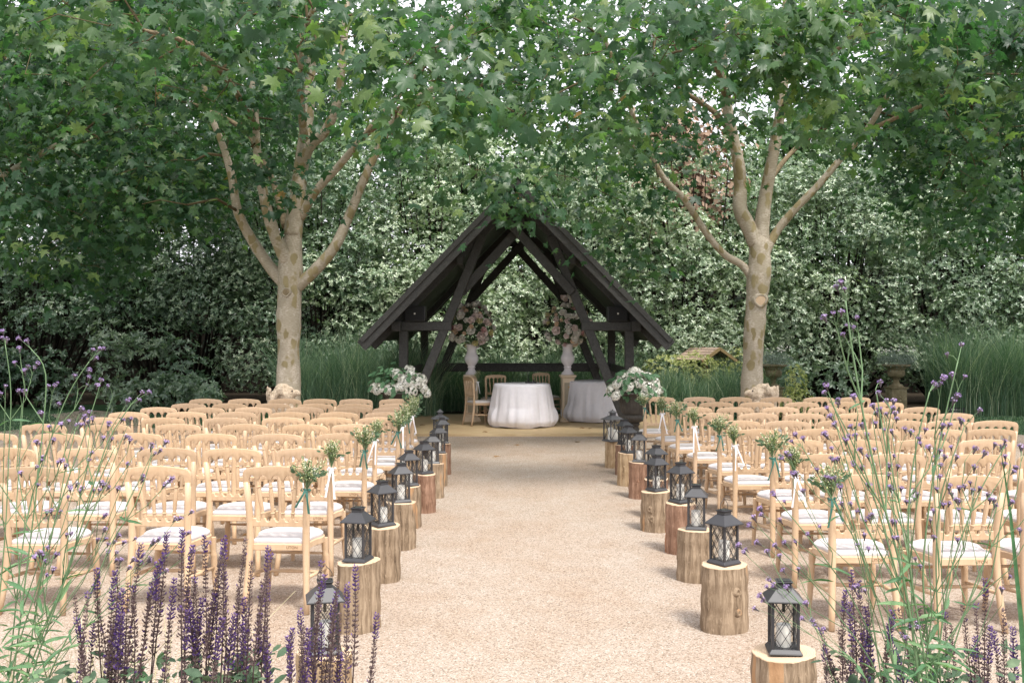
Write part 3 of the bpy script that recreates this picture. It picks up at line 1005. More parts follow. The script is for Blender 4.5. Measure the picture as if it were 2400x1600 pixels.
root_r = build_tree('plane tree with slimmer forked trunk rising right of the aisle', V(1724, 1008, TY).to_tuple()[:2] + (0,), tr_, lr,
                    [((4.0, 15.2, 6.9), (4.6, 4.8, 3.9)), ((1.2, 15.4, 5.9), (2.8, 2.8, 2.7)), ((6.6, 15.4, 5.9), (3.6, 3.6, 2.8)), ((4.9, 11.8, 6.6), (3.2, 2.6, 2.2)), ((5.5, 18.6, 6.0), (4.5, 2.4, 2.8))],
                    215, 42, hr, True, seed=5)
# the pale scar of a cut branch on the right trunk, and a knot on the left one
for rt, vx, vy, rr, yoff, mt in ((root_r, 1741, 690, .085, -.165, 'log_end'), (root_l, 664, 672, .06, -.19, 'limb')):
    c = V(vx, vy, TY) - Vector(rt.location) + Vector((0, yoff, 0))
    m = MB()
    rings = []
    for s_, d_ in ((1.45, .05), (1.15, -.015), (.95, -.03), (.8, -.018), (.4, -.02), (.1, -.022)):
        rings.append([(c.x + s_ * rr * math.cos(b) * (1 + .15 * math.sin(2 * b + s_)), c.y + d_, c.z + s_ * rr * 1.1 * math.sin(b) * (1 + .1 * math.sin(3 * b))) for b in [2 * math.pi * k / 18 for k in range(18)]])
    m.add([p for q in rings[:4] for p in q], [(q * 18 + k, q * 18 + (k + 1) % 18, (q + 1) * 18 + (k + 1) % 18, (q + 1) * 18 + k) for q in range(3) for k in range(18)])
    m.build('scar_rim', M['bark'], rt, smooth=True)
    m = MB()
    m.add([p for q in rings[3:] for p in q], [(q * 18 + k, q * 18 + (k + 1) % 18, (q + 1) * 18 + (k + 1) % 18, (q + 1) * 18 + k) for q in range(2) for k in range(18)] + [tuple(range(36, 54))])
    m.build('branch_scar', M[mt], rt, smooth=True)
# neighbours whose crowns reach in from both sides
for s, lab, by, sd in ((-1, 'plane tree whose dark leaves hang in from the left edge', 17.5, 8), (1, 'plane tree whose leaves hang in from the right edge', 17.0, 9)):
    b = Vector((s * 11.2, by, 0))
    tk = [(b, .26), (b + Vector((0, 0, 1.2)), .21), (b + Vector((0, 0, 2.6)), .2), (b + Vector((s * -.1, 0, 3.4)), .16)]
    lm = [([b + Vector((0, 0, 2.5)), b + Vector((-s * 1.2, -.4, 3.6)), b + Vector((-s * 2.6, -.8, 4.4)), b + Vector((-s * 4.0, -1.2, 5.0))], .12, .03),
          ([b + Vector((0, 0, 2.8)), b + Vector((-s * .6, .3, 4.4)), b + Vector((-s * 1.6, .5, 6.0)), b + Vector((-s * 2.4, .5, 8))], .13, .04),
          ([b + Vector((0, 0, 3.0)), b + Vector((s * .4, 0, 4.6)), b + Vector((s * .6, .2, 6.6)), b + Vector((s * .5, .2, 9))], .13, .04),
          ([b + Vector((0, 0, 2.6)), b + Vector((s * 1.2, .3, 3.8)), b + Vector((s * 2.8, .6, 4.8))], .1, .03),
          ([b + Vector((0, 0, 2.7)), b + Vector((-s * .8, -1.2, 4.0)), b + Vector((-s * 1.6, -2.6, 5.0)), b + Vector((-s * 2.2, -4.0, 5.6))], .1, .03)]
    build_tree(lab, b.to_tuple(), tk, lm,
               [((s * 9.2, by - .6, 5.3), (4.2, 4.0, 3.3)), ((s * 10, by - 1, 7.2), (4.4, 4.6, 2.8)), ((s * 7.6, by, 4.2), (2.4, 2.6, 1.9))] + ([((-8.4, 21.4, 7.4), (4.6, 3.4, 2.4)), ((-8.0, 20.6, 6.0), (4.0, 2.8, 2.2))] if s < 0 else []),  # left tree: rear crown lobes and extra height added to shade the shrubs
               440 if s < 0 else 215, 42, (), False, seed=sd, top=1.6 if s < 0 else .35)

# ------------------------------------------------------------------ evergreen shrubs and woodland behind
ROS_V, ROS_F = [], []
LB_V = [(0, 0, 0), (.17, .35, .03), (.15, .72, .0), (0, 1.0, -.10), (-.15, .72, .0), (-.17, .35, .03), (0, .5, -.06)]
LB_F = [(0, 1, 6), (1, 2, 6), (2, 3, 6), (3, 4, 6), (4, 5, 6), (5, 0, 6)]
LQ_V = [(0, 0, 0), (.2, .5, .05), (0, 1.0, -.08), (-.2, .5, .05)]
LQ_F = [(0, 1, 2), (0, 2, 3)]


def rosettes(g, cen, outn, mat, name, parent, lsize=(.07, .125), per=7, tone=None):
    """tufts of leaves at shoot tips"""
    N = len(cen)
    idx = np.repeat(np.arange(N), per)
    n = len(idx)
    ax = norm(outn)[idx]
    tmp = np.where(np.abs(ax[:, 2:3]) < .9, np.array([[0, 0, 1.0]]), np.array([[1.0, 0, 0]]))
    u = norm(np.cross(ax, tmp))
    w = np.cross(ax, u)
    ang = np.tile(np.arange(per) * 2 * math.pi / per, N) + g.uniform(0, 6.28, N)[idx] + g.normal(0, .3, n)
    open_ = g.uniform(.35, 1.25, n)[:, None]
    tip = (u * np.cos(ang)[:, None] + w * np.sin(ang)[:, None]) * np.sin(open_) + ax * np.cos(open_)
    nr = ax * 1.0 - tip * .35 + g.normal(size=(n, 3)) * .15
    rot = frames(nr, tip)
    sz = g.uniform(*lsize, n)
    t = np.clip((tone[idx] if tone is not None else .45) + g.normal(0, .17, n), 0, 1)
    o = obj(name, scatter_mesh(name, LQ_V, LQ_F, cen[idx], rot, np.stack([sz * 1.05, sz, sz], 1), mat, t), parent)
    tag(o, kind='stuff')
    return o


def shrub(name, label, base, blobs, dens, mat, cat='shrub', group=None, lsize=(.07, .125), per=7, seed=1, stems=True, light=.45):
    g = np.random.default_rng(seed)
    root = thing(name, label, cat, base, 0, group)
    C, NN, T = [], [], []
    for (c, r) in blobs:
        c, r = np.array(c, float), np.array(r, float)
        area = 4 * math.pi * ((r[0] * r[1]) ** 1.6 / 3 + (r[0] * r[2]) ** 1.6 / 3 + (r[1] * r[2]) ** 1.6 / 3) ** (1 / 1.6)
        n = int(area * dens)
        d = norm(g.normal(size=(n, 3)))
        keep = d[:, 1] < .55
        d = d[keep]
        lump = 1 + .10 * np.sin(d[:, 0] * 9 + c[0] * 5) * np.sin(d[:, 2] * 8 + c[1] * 3) + g.normal(0, .07, len(d)) - .25 * (g.random(len(d)) < .3) * g.random(len(d))
        C.append(c + d * r * lump[:, None])
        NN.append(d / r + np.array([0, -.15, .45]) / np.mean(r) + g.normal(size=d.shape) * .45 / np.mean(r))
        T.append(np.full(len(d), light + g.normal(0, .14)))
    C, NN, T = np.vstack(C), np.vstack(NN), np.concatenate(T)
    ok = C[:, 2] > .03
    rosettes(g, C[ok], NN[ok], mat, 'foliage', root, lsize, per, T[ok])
    if stems:
        m = MB()
        for (c, r) in blobs:
            m.tube([(c[0] * .35 + random.uniform(-.2, .2), c[1] * .35, 0), (c[0] * .7, c[1] * .7 + .1, max(.1, c[2] * .55)), (c[0], c[1], c[2])], [.03, .022, .012], 5)
        tag(m.build('stems', M['darkwood'], root, smooth=True), kind='stuff')
    return root


def blobset(g, w, d, h, n, rr=(.45, .95), low=0.35, front=True):
    out = []
    for i in range(n):
        for _ in range(30):
            x = g.uniform(-w, w)
            z = g.uniform(low, h)
            if (abs(x) / w) ** 2.4 + (max(0, z) / h) ** 3.0 < 1.15:
                break
        y = -d * math.sqrt(max(.05, 1 - (abs(x) / (w * 1.15)) ** 2)) * (1 - .45 * (z / h) ** 2) + g.uniform(-.35, .5)
        r = g.uniform(*rr)
        out.append(((x, y, z), (r * g.uniform(.9, 1.3), r * .85, r * g.uniform(.6, .85))))
    return out


gs = np.random.default_rng(77)
# x, y, half width, depth, height, blobs, lowest blob, tone (painted light and shade), label
SH = [(-12.6, 25.2, 2.8, 1.5, 5.6, 62, 1.9, .2, 'laurel shrub with shade painted into its leaves overhanging at the far left edge'),
      (-8.6, 25.4, 2.6, 1.6, 6.2, 66, 1.9, .24, 'tall laurel shrub with shade painted into its leaves left of the left trunk'),
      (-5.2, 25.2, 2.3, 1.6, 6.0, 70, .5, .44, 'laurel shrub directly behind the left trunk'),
      (-2.2, 25.4, 2.1, 1.6, 6.6, 74, .4, .68, 'laurel shrub with light painted into its leaves behind the left slope of the shelter roof'),
      (1.2, 25.8, 2.4, 1.6, 6.4, 84, .4, .68, 'laurel shrub with light painted into its leaves framed by the shelter opening'),
      (4.4, 25.0, 2.2, 1.6, 6.2, 78, .4, .66, 'laurel shrub with light painted into its leaves between the shelter and the right trunk'),
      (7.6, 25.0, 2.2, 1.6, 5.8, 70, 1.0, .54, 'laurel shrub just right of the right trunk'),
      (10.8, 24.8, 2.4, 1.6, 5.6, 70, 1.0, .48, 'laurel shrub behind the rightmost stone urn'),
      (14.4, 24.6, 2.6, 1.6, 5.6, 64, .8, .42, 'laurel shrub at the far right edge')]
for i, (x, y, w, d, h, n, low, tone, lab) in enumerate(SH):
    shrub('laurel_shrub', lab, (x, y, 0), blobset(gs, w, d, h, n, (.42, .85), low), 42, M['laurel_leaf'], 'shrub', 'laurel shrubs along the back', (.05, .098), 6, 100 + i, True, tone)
# low shrubs; the one in the hollow has shade painted into its tone
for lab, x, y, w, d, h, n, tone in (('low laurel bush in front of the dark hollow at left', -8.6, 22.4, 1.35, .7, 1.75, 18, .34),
                                    ('laurel bush with shade painted into its leaves low in the hollow at the far left edge', -11.6, 23.0, 1.6, .7, 1.3, 18, .12),
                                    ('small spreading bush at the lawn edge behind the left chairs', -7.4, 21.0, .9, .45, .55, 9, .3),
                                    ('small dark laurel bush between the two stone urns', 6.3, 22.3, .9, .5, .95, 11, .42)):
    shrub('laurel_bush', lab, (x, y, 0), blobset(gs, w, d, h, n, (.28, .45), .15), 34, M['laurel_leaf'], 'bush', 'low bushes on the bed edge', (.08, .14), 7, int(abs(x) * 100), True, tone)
shrub('golden_shrub', 'small golden variegated shrub beside the first stone urn', (5.30, 19.5, 0), [((0, 0, .32), (.29, .26, .33)), ((.0, 0, .72), (.20, .2, .30)), ((.02, -.05, .15), (.33, .28, .2))], 300, M['golden_leaf'], 'shrub', None, (.025, .05), 6, 5, True, .55)
shrub('golden_shrub', 'loose golden leaved shrub left of the little shingled roof', (3.5, 21.6, 0), [((-.4, 0, .75), (.55, .4, .45)), ((.15, 0, .85), (.5, .4, .4)), ((.6, .1, .7), (.45, .35, .4)), ((1.35, .2, .9), (.42, .3, .45))], 170, M['golden_leaf'], 'shrub', None, (.03, .06), 6, 6, True, .5)


def wood_tree(label, x, y, h, w, mat, n, seed, name='woodland_tree', low=2.0):
    g = np.random.default_rng(seed)
    root = thing(name, label, 'tree', (x, y, 0), 0, 'woodland trees behind the shrubs' if name == 'woodland_tree' else None)
    m = MB()
    m.tube([(0, 0, 0), (.1, 0, h * .3), (-.1, .1, h * .6), (0, 0, h * .92)], [.22, .18, .12, .03], 9)
    m.build('trunk', M['darkwood'], root, smooth=True)
    K = 130
    d = norm(g.normal(size=(K, 3))) * (g.random(K) ** .4)[:, None]
    cen = np.array([0, 0, (h + low) / 2]) + d * np.array([w, w, (h - low) / 2])
    m = MB()
    for c in cen[:70]:
        zb = max(h * .15, c[2] - g.uniform(.5, 1.6))
        m.tube([(0, 0, min(zb, h * .85)), tuple((np.array([0, 0, zb]) + c) / 2 + np.array([0, 0, .2])), tuple(c)], [.05, .03, .012], 5, cap=False)
    tag(m.build('branches', M['darkwood'], root), kind='stuff')
    idx = g.integers(0, K, n)
    off = g.normal(size=(n, 3)) * .5
    pos = cen[idx] + off
    nr = off + np.array([0, -.3, .6]) + g.normal(size=(n, 3)) * .4
    tip = g.normal(size=(n, 3)) + np.array([0, 0, -.5])
    sz = g.uniform(.16, .28, n)
    t = np.clip(g.normal(.5, .15, K)[idx] + g.normal(0, .15, n), 0, 1)
    o = obj('crown', scatter_mesh('crown', [(0, 0, 0), (.34, .5, .05), (0, 1, -.08), (-.34, .5, .05)], LQ_F, pos, frames(nr, tip), sz, mat, t), root)
    tag(o, kind='stuff')
    return root


WT = [(-17, 29, 12, 4.2, 'broad woodland tree behind the far left shrub'), (-11.5, 30, 12.5, 3.8, 'dark woodland tree above the left hollow'),
      (-6.6, 30.5, 10.5, 3.2, 'woodland tree seen through the left plane limbs'), (-1.6, 31.5, 9.4, 3.0, 'woodland tree above the shelter ridge'),
      (3.2, 32, 9.0, 2.8, 'woodland tree right of the shelter ridge'), (8.2, 31, 8.4, 3.0, 'woodland tree seen past the right trunk'),
      (13.4, 30.5, 9.6, 3.4, 'woodland tree behind the right hand shrubs'), (19, 30, 11, 4.0, 'broad woodland tree behind the far right shrub')]
for i, (x, y, h, w, lab) in enumerate(WT):
    wood_tree(lab, x, y, h, w, M['wood_leaf'], 15000, 300 + i)
wood_tree('small copper leaved tree glimpsed between the plane leaves right of centre', 4.6, 29.0, 8.4, 1.0, M['copper_leaf'], 3200, 333, 'copper_tree', 4.4)

# dark hedge added as backing to make the shade under the shrubs
dark_hedge = thing('backing_hedge', 'dark hedge added as backing to make the shade behind the laurels', 'hedge', (0, 28.2, 0))
MB().box((0, .55, 1.75), (64, .8, 3.5)).build('core', M['darkwood'], dark_hedge)
NY = 40000
pos = np.stack([rng.uniform(-32, 32, NY), rng.uniform(-.25, .2, NY), rng.random(NY) ** .8 * 3.75], 1)
tip = rng.normal(size=(NY, 3)) + np.array([0, -.7, .3])
sz = rng.uniform(.10, .19, NY)
tag(obj('foliage', scatter_mesh('foliage', LQ_V, LQ_F, pos, frames(rng.normal(size=(NY, 3)) + np.array([0, -.8, .5]), tip), sz, M['backing_leaf'], rng.random(NY)), dark_hedge), kind='stuff')

# ------------------------------------------------------------------ ornamental grasses
def grass_clump(label, c, w, d, h, n, seed, lean=.35, name='ornamental_grass', mat='grass_blade', wid=(.005, .0105)):
    g = np.random.default_rng(seed)
    seg = 4
    t = np.linspace(0, 1, seg + 1)
    bx = g.uniform(-w, w, n)
    by = g.uniform(-d, d, n)
    hh = h * (g.uniform(.45, 1.0, n) + .14 * np.sin(bx * 5.1 + seed) + np.where(g.random(n) < .06, .18, 0))
    az = g.uniform(0, 6.28, n)
    ln = np.abs(g.normal(lean * 1.15, lean * .75, n)) * hh
    wd = g.uniform(*wid, n)
    px = bx[:, None] + np.cos(az)[:, None] * ln[:, None] * t ** 2.2
    py = by[:, None] + np.sin(az)[:, None] * ln[:, None] * t ** 2.2
    pz = hh[:, None] * (t - .18 * (ln / hh)[:, None] * t ** 3)
    sx, sy = -np.sin(az + g.normal(0, .8, n)), np.cos(az)
    # blades face the viewer at random angles
    fa = g.uniform(0, 3.14, n)
    sx, sy = np.cos(fa), np.sin(fa)
    half = wd[:, None] * (1 - t ** 2.5) * .5 + .0008
    L = np.stack([px - sx[:, None] * half, py - sy[:, None] * half, pz], 2)
    Rr = np.stack([px + sx[:, None] * half, py + sy[:, None] * half, pz], 2)
    vs = np.stack([L, Rr], 2).reshape(-1, 3)
    K = 2 * (seg + 1)
    quads = np.array([[2 * i, 2 * i + 1, 2 * i + 3, 2 * i + 2] for i in range(seg)])
    loops = (quads[None] + (np.arange(n) * K)[:, None, None]).reshape(-1).astype(np.int32)
    me = bpy.data.meshes.new('blades')
    me.vertices.add(len(vs))
    me.vertices.foreach_set('co', vs.astype(np.float32).reshape(-1))
    me.loops.add(len(loops))
    me.loops.foreach_set('vertex_index', loops)
    me.polygons.add(n * seg)
    me.polygons.foreach_set('loop_start', np.arange(n * seg, dtype=np.int32) * 4)
    me.polygons.foreach_set('loop_total', np.full(n * seg, 4, np.int32))
    me.update(calc_edges=True)
    at = me.attributes.new('rnd', 'FLOAT', 'POINT')
    at.data.foreach_set('value', np.repeat(np.clip(g.normal(.45, .33, n), 0, 1), K).astype(np.float32))
    me.materials.append(M[mat])
    o = obj(name, me, None, c)
    tag(o, label, 'grass', None, 'stuff')
    return o


grass_clump('tall ornamental grass bank left of the shelter behind the hydrangea urn', (-3.3, 20.6, 0), 1.55, 1.0, 1.75, 6500, 41, .32)
grass_clump('tall ornamental grass seen through the shelter behind its back rail', (0.0, 22.0, 0), 2.4, .8, 1.35, 8000, 42, .3)
grass_clump('ornamental grass right of the shelter below the little roof', (3.75, 20.7, 0), 1.1, .8, 1.02, 4200, 43, .3)
grass_clump('arching grass tuft leaning past the first stone urn', (4.75, 20.2, 0), .25, .25, 1.15, 700, 44, .5)
grass_clump('dense ornamental grass clump at the far right lawn edge', (9.95, 20.9, 0), 1.25, .8, 1.85, 6500, 45, .3)
grass_clump('dense ornamental grass clump running out of the right edge', (12.2, 20.8, 0), 1.2, .8, 1.8, 4500, 46, .3)
grass_clump('short mown lawn grass right of the seating', (9.6, 18.4, -.012), 2.2, 2.0, .05, 9000, 47, .4, 'lawn_grass', 'grass_blade', (.004, .008))
grass_clump('short mown lawn grass left of the seating', (-8.2, 18.8, -.012), 2.0, 2.4, .05, 7000, 48, .4, 'lawn_grass', 'grass_blade', (.004, .008))

# ------------------------------------------------------------------ banqueting chairs
def chair_meshes():
    me = {}
    # top rail with five little arches
    zc, rz = .787, .029
    cusps = [-.117, -.039, .039, .117]
    edges = [-.166] + [c for q in cusps for c in (q - .011, q + .011)] + [.166]
    poly = [(-.203, .752), (-.2045, .812)]
    for k in range(5):
        a = math.pi - k / 4 * math.pi / 2
        poly.append((-.163 + .041 * math.cos(a), .817 + .041 * math.sin(a)))
    for k in range(1, 8):
        x = -.163 + .326 * k / 8
        poly.append((x, .858 + .014 * (1 - (x / .163) ** 2)))
    for k in range(5):
        a = math.pi / 2 - k / 4 * math.pi / 2
        poly.append((.163 + .041 * math.cos(a), .817 + .041 * math.sin(a)))
    poly += [(.2045, .812), (.203, .752), (.166, .752)]
    low = []
    for k in range(5):
        a0, a1 = edges[2 * k], edges[2 * k + 1]
        cx, rx = (a0 + a1) / 2, (a1 - a0) / 2
        for j in range(8):
            th = math.pi * j / 7
            low.append((cx - rx * math.cos(th), zc + rz * math.sin(th)))
    poly += low[::-1]
    poly.append((-.166, .752))
    m = MB().prism(poly, -.0125, .0125)
    m.v = [(x, y - .236 - (z - .8) * .16 + .10 * x * x * 1.6 - .0, z) for x, y, z in m.v]
    me['top_rail'] = m.mesh('top_rail', M['beech'], 'auto', .0045, 2)
    # lower rail with scallops between the spindles
    poly = [(-.158, .505), (-.158, .556)]
    for c in (-.116, -.058, 0, .058, .116):
        for j in range(7):
            th = math.pi + math.pi * j / 6
            poly.append((c + .0165 * math.cos(th), .556 + .021 * math.sin(th)))
    poly += [(.158, .556), (.158, .505)]
    m = MB().prism(poly, -.011, .011)
    m.v = [(x, y - .204 + .12 * x * x, z) for x, y, z in m.v]
    me['lower_rail'] = m.mesh('lower_rail', M['beech'], 'auto', .003)
    for s, nm in ((-1, 'L'), (1, 'R')):
        pts = [(s * .192, -.262, 0), (s * .182, -.236, .12), (s * .174, -.212, .27), (s * .170, -.202, .40), (s * .1705, -.202, .52), (s * .177, -.214, .65), (s * .1845, -.2295, .775)]
        m = MB().tube(pts, [.0165, .0185, .0205, .022, .0215, .0205, .019], 10)
        me['post' + nm] = m.mesh('back_post', M['beech'], True)
        pts = [(s * .192, .19, 0), (s * .186, .180, .14), (s * .180, .172, .30), (s * .178, .168, .37)]
        m = MB().tube([(s * .193, .192, 0), (s * .190, .186, .05), (s * .186, .180, .15), (s * .183, .176, .25), (s * .181, .173, .262), (s * .181, .173, .275), (s * .180, .171, .30), (s * .178, .168, .368)], [.0125, .0145, .0185, .0205, .0205, .0165, .0205, .0215], 10)
        me['leg' + nm] = m.mesh('leg', M['beech'], 'auto')
        m = MB().tube([(s * .180, -.222, .205), (s * .1845, -.03, .19), (s * .186, .178, .175)], [.009, .0125, .009], 8)
        me['str' + nm] = m.mesh('stretcher', M['beech'], True)
    m = MB().tube([(-.184, .02, .187), (0, .03, .187), (.184, .02, .187)], [.008, .0115, .008], 8)
    me['cross'] = m.mesh('cross_stretcher', M['beech'], True)
    m = MB().tube([(-.180, .176, .268), (0, .178, .268), (.180, .176, .268)], [.007, .0105, .007], 8)
    me['front'] = m.mesh('front_stretcher', M['beech'], True)
    for k in range(4):
        xt, xb = -.117 + .078 * k, -.087 + .058 * k
        prof = [(0, .0085), (.04, .0095), (.12, .0105), (.155, .0105), (.165, .0142), (.18, .0142), (.19, .0100), (.3, .0112), (.5, .0135), (.68, .0128), (.80, .0098), (.81, .0138), (.825, .0138), (.835, .0092), (1, .008)]
        pts = [(lerp(xb, xt, t), lerp(-.204, -.234, t), lerp(.545, .792, t)) for t, r in prof]
        me['sp%d' % k] = MB().tube(pts, [r for t, r in prof], 8).mesh('spindle', M['beech'], 'auto')
    # seat outline: straight at the back, rounded and wider in front
    def outline(g):
        pts = [(-.165 - g, -.205 - g), (.165 + g, -.205 - g)]
        n = 20
        for k in range(n + 1):
            a = -R(28) + (math.pi + R(56)) * k / n
            pts.append(((.208 + g) * math.cos(a) * (1 if True else 1), .045 + (.185 + g) * math.sin(a)))
        return pts
    ol = outline(0)
    m = MB()
    n = len(ol)
    vs, fs = [], []
    for z, g in ((.362, -.006), (.366, 0), (.398, 0), (.404, -.008)):
        vs += [(x, y, z) for x, y in outline(g)]
    for i in range(3):
        for k in range(n):
            j = (k + 1) % n
            fs.append((i * n + k, i * n + j, (i + 1) * n + j, (i + 1) * n + k))
    fs.append(tuple(range(n - 1, -1, -1)))
    fs.append(tuple(range(3 * n, 4 * n)))
    m.add(vs, fs)
    me['seat'] = m.mesh('seat_frame', M['beech'], 'auto')
    m = MB()
    vs, fs = [], []
    rings = [(.400, .97), (.408, .992), (.420, .985), (.430, .93), (.437, .80), (.442, .55), (.444, .25)]
    ol = outline(-.006)
    for z, s in rings:
        vs += [(x * s, (y - .0) * s, z) for x, y in ol]
    for i in range(len(rings) - 1):
        for k in range(n):
            j = (k + 1) % n
            fs.append((i * n + k, i * n + j, (i + 1) * n + j, (i + 1) * n + k))
    fs.append(tuple(range((len(rings) - 1) * n, len(rings) * n)))
    m.add(vs, fs)
    me['pad'] = m.mesh('seat_pad', M['pad'], 'auto')
    cu = bpy.data.curves.new('stamp', 'FONT')
    cu.body = 'UTON'
    cu.size = .024
    cu.align_x = 'CENTER'
    tmp = bpy.data.objects.new('stamp', cu)
    COL.objects.link(tmp)
    dg = bpy.context.evaluated_depsgraph_get()
    st = bpy.data.meshes.new_from_object(tmp.evaluated_get(dg))
    bpy.data.objects.remove(tmp)
    for v in st.vertices:
        x, y = v.co.x, v.co.y
        v.co = (x + .085, -.2062, .3745 + y)
    st.name = 'stamp'
    st.materials.clear()
    st.materials.append(M['stamp'])
    me['stamp'] = st
    return me


CH = chair_meshes()
CH_PARTS = [('top_rail', 'top_rail'), ('lower_rail', 'lower_rail'), ('back_post', 'postL'), ('back_post', 'postR'), ('leg', 'legL'), ('leg', 'legR'), ('stretcher', 'strL'), ('stretcher', 'strR'),
            ('cross_stretcher', 'cross'), ('front_stretcher', 'front'), ('spindle', 'sp0'), ('spindle', 'sp1'), ('spindle', 'sp2'), ('spindle', 'sp3'), ('seat_frame', 'seat'), ('seat_pad', 'pad')]


def chair(label, x, y, rz, group, z=0.0, stamp=False):
    t = thing('wooden_chair', label, 'chair', (x, y, z), rz, group)
    b = rc.uniform(.88, 1.06)
    w = rc.uniform(-.03, .03)
    for nm, k in CH_PARTS:
        obj(nm, CH[k], t).color = (b * (1 + w * .3), b, b * (1 - w), 1)
    if stamp:
        obj('stamp', CH['stamp'], t)
    return t


ORD = ['first', 'second', 'third', 'fourth', 'fifth', 'sixth', 'seventh', 'eighth', 'ninth']
LY = [5.9, 6.87, 7.88, 8.7, 9.39, 10.05, 10.7, 11.3, 12.1]
LX = [[-1.46, -2.17, -2.90], [-1.51, -2.0, -2.48, -3.01, -3.57], [-1.44, -1.94, -2.48, -3.08, -3.68, -4.24], [-1.48, -1.90, -2.44, -3.02, -3.62, -4.2], [-1.36, -1.83, -2.28, -2.83, -3.41, -4.0],
      [-1.40, -1.86, -2.375, -2.91, -3.43, -4.0], [-1.43, -1.85, -2.37, -2.92, -3.4, -3.93], [-1.45, -1.92, -2.37, -2.87, -3.34, -3.81], [-1.56, -2.05, -2.49, -2.91, -3.4, -3.88]]
RY = [5.55, 6.52, 7.4, 8.25, 9.05, 9.89, 10.73, 11.55, 12.46]
RX = [[1.90, 2.45, 2.95], [1.95, 2.41, 2.95, 3.43], [2.0, 2.45, 2.96, 3.41, 3.9], [1.90, 2.41, 2.89, 3.43, 3.87, 4.35], [1.92, 2.37, 2.86, 3.42, 3.86, 4.28],
      [1.86, 2.3, 2.77, 3.27, 3.79, 4.25], [1.8, 2.24, 2.75, 3.25, 3.755, 4.26], [1.75, 2.2, 2.68, 3.19, 3.71, 4.17], [1.66, 2.16, 2.63, 3.12, 3.65, 4.11]]
rc = random.Random(21)
aisle = {'left': [], 'right': []}
for side, YS, XS in (('left', LY, LX), ('right', RY, RX)):
    for r, (y, xs) in enumerate(zip(YS, XS)):
        for c, x in enumerate(xs):
            rz = R(rc.uniform(-3.5, 3.5)) + (R(2.5) if side == 'right' else R(-2.0))
            yo = y + .235 + rc.uniform(-.03, .03)
            if r == 8 and side == 'right' and c == 0:
                rz = R(4)
            t = chair('beech chair, %s row from the camera, %s from the aisle, %s block' % (ORD[r], ORD[c], side),
                      x, yo, rz, 'beech chairs set out in rows', 0.0, r < 4)
            if c == 0:
                aisle[side].append((t, x, yo, rz))
# chairs on the deck
chair('beech chair on the deck turned side-on beside the left pedestal', -.80, 17.75, R(-62), 'beech chairs on the deck', .04)
chair('beech chair on the deck tucked behind the front table with a posy on its corner', -.62, 18.6, R(18), 'beech chairs on the deck', .04)
chair('beech chair on the deck behind the front table with its seat to the right', .44, 19.2, R(-145), 'beech chairs on the deck', .04)

# ------------------------------------------------------------------ posies tied to the aisle chairs
def posy_meshes(seed):
    g = np.random.default_rng(seed)
    d = {}
    kind = seed % 3
    # thin stems fanning out from the tie
    n = 34
    m = MB()
    tips = []
    for k in range(n):
        a = g.uniform(0, 6.28)
        sp = abs(g.normal(.045, .035)) if kind != 1 else abs(g.normal(.03, .02))
        h = g.uniform(.11, .215) if kind != 1 else g.uniform(.14, .215)
        tip = Vector((sp * math.cos(a) * 1.15, sp * math.sin(a) * .8 - .012, h))
        m.tube([(math.cos(a) * -.006, math.sin(a) * -.006, -.055 * g.uniform(.4, 1)), (0, 0, 0), tip * .5 + Vector((0, 0, .012)), tip], [.0016, .0018, .0015, .0007], 4, cap=False)
        tips.append(tip)
    d['stems'] = m.mesh('stems', M['herb_stem'])
    tips = np.array([list(t) for t in tips])
    # narrow leaves up the stems
    N = 330
    ti = g.integers(0, n, N)
    s = g.uniform(.38, 1.0, N)[:, None]
    pos = tips[ti] * s + g.normal(size=(N, 3)) * .006
    out = pos * np.array([1, 1, .2])
    tip = norm(out + 1e-4) * .7 + np.array([0, 0, .8]) + g.normal(size=(N, 3)) * .5
    sz = g.uniform(.016, .034, N)
    d['leaves'] = scatter_mesh('leaves', LQ_V, LQ_F, pos, frames(g.normal(size=(N, 3)) + np.array([0, -.6, .5]), tip), np.stack([sz * .9, sz, sz], 1), M['posy_leaf'], np.clip(g.normal(.55 if kind == 1 else .4, .25, N), 0, 1))
    # broader grey-green sprigs at the sides
    N = 36 if kind != 1 else 8
    a = np.where(g.random(N) < .5, 0.0, math.pi) + g.normal(0, .5, N)
    rr = g.uniform(.03, .115, N)
    pos = np.stack([rr * np.cos(a), rr * np.sin(a) * .5 - .02, .05 + rr * .75 + g.normal(0, .012, N)], 1)
    tip = np.stack([np.cos(a), np.sin(a) * .4, g.uniform(.0, .9, N)], 1)
    sz = g.uniform(.03, .048, N)
    d['sprigs'] = scatter_mesh('sprigs', LB_V, LB_F, pos, frames(g.normal(size=(N, 3)) * .5 + np.array([0, -1, .4]), tip), np.stack([sz * 1.2, sz, sz], 1), M['sage_leaf'], g.uniform(.3, 1, N))
    # tiny pale blossoms
    N = 150
    ti = g.integers(0, n, N)
    pos = tips[ti] * g.uniform(.62, 1.05, N)[:, None] + g.normal(size=(N, 3)) * .011
    tv = [(0, 0, .2), (1, 0, 0), (.3, .3, .05), (0, 1, 0), (-.3, .3, .05), (-1, 0, 0), (-.3, -.3, .05), (0, -1, 0), (.3, -.3, .05)]
    tf = [(0, i, i % 8 + 1) for i in range(1, 9)]
    sz = g.uniform(.004, .0078, N)
    d['blossoms'] = scatter_mesh('blossoms', tv, tf, pos, frames(g.normal(size=(N, 3)) * .6 + np.array([0, -.8, .6]), g.normal(size=(N, 3))), sz, M['cream_bloom'], g.random(N))
    return d


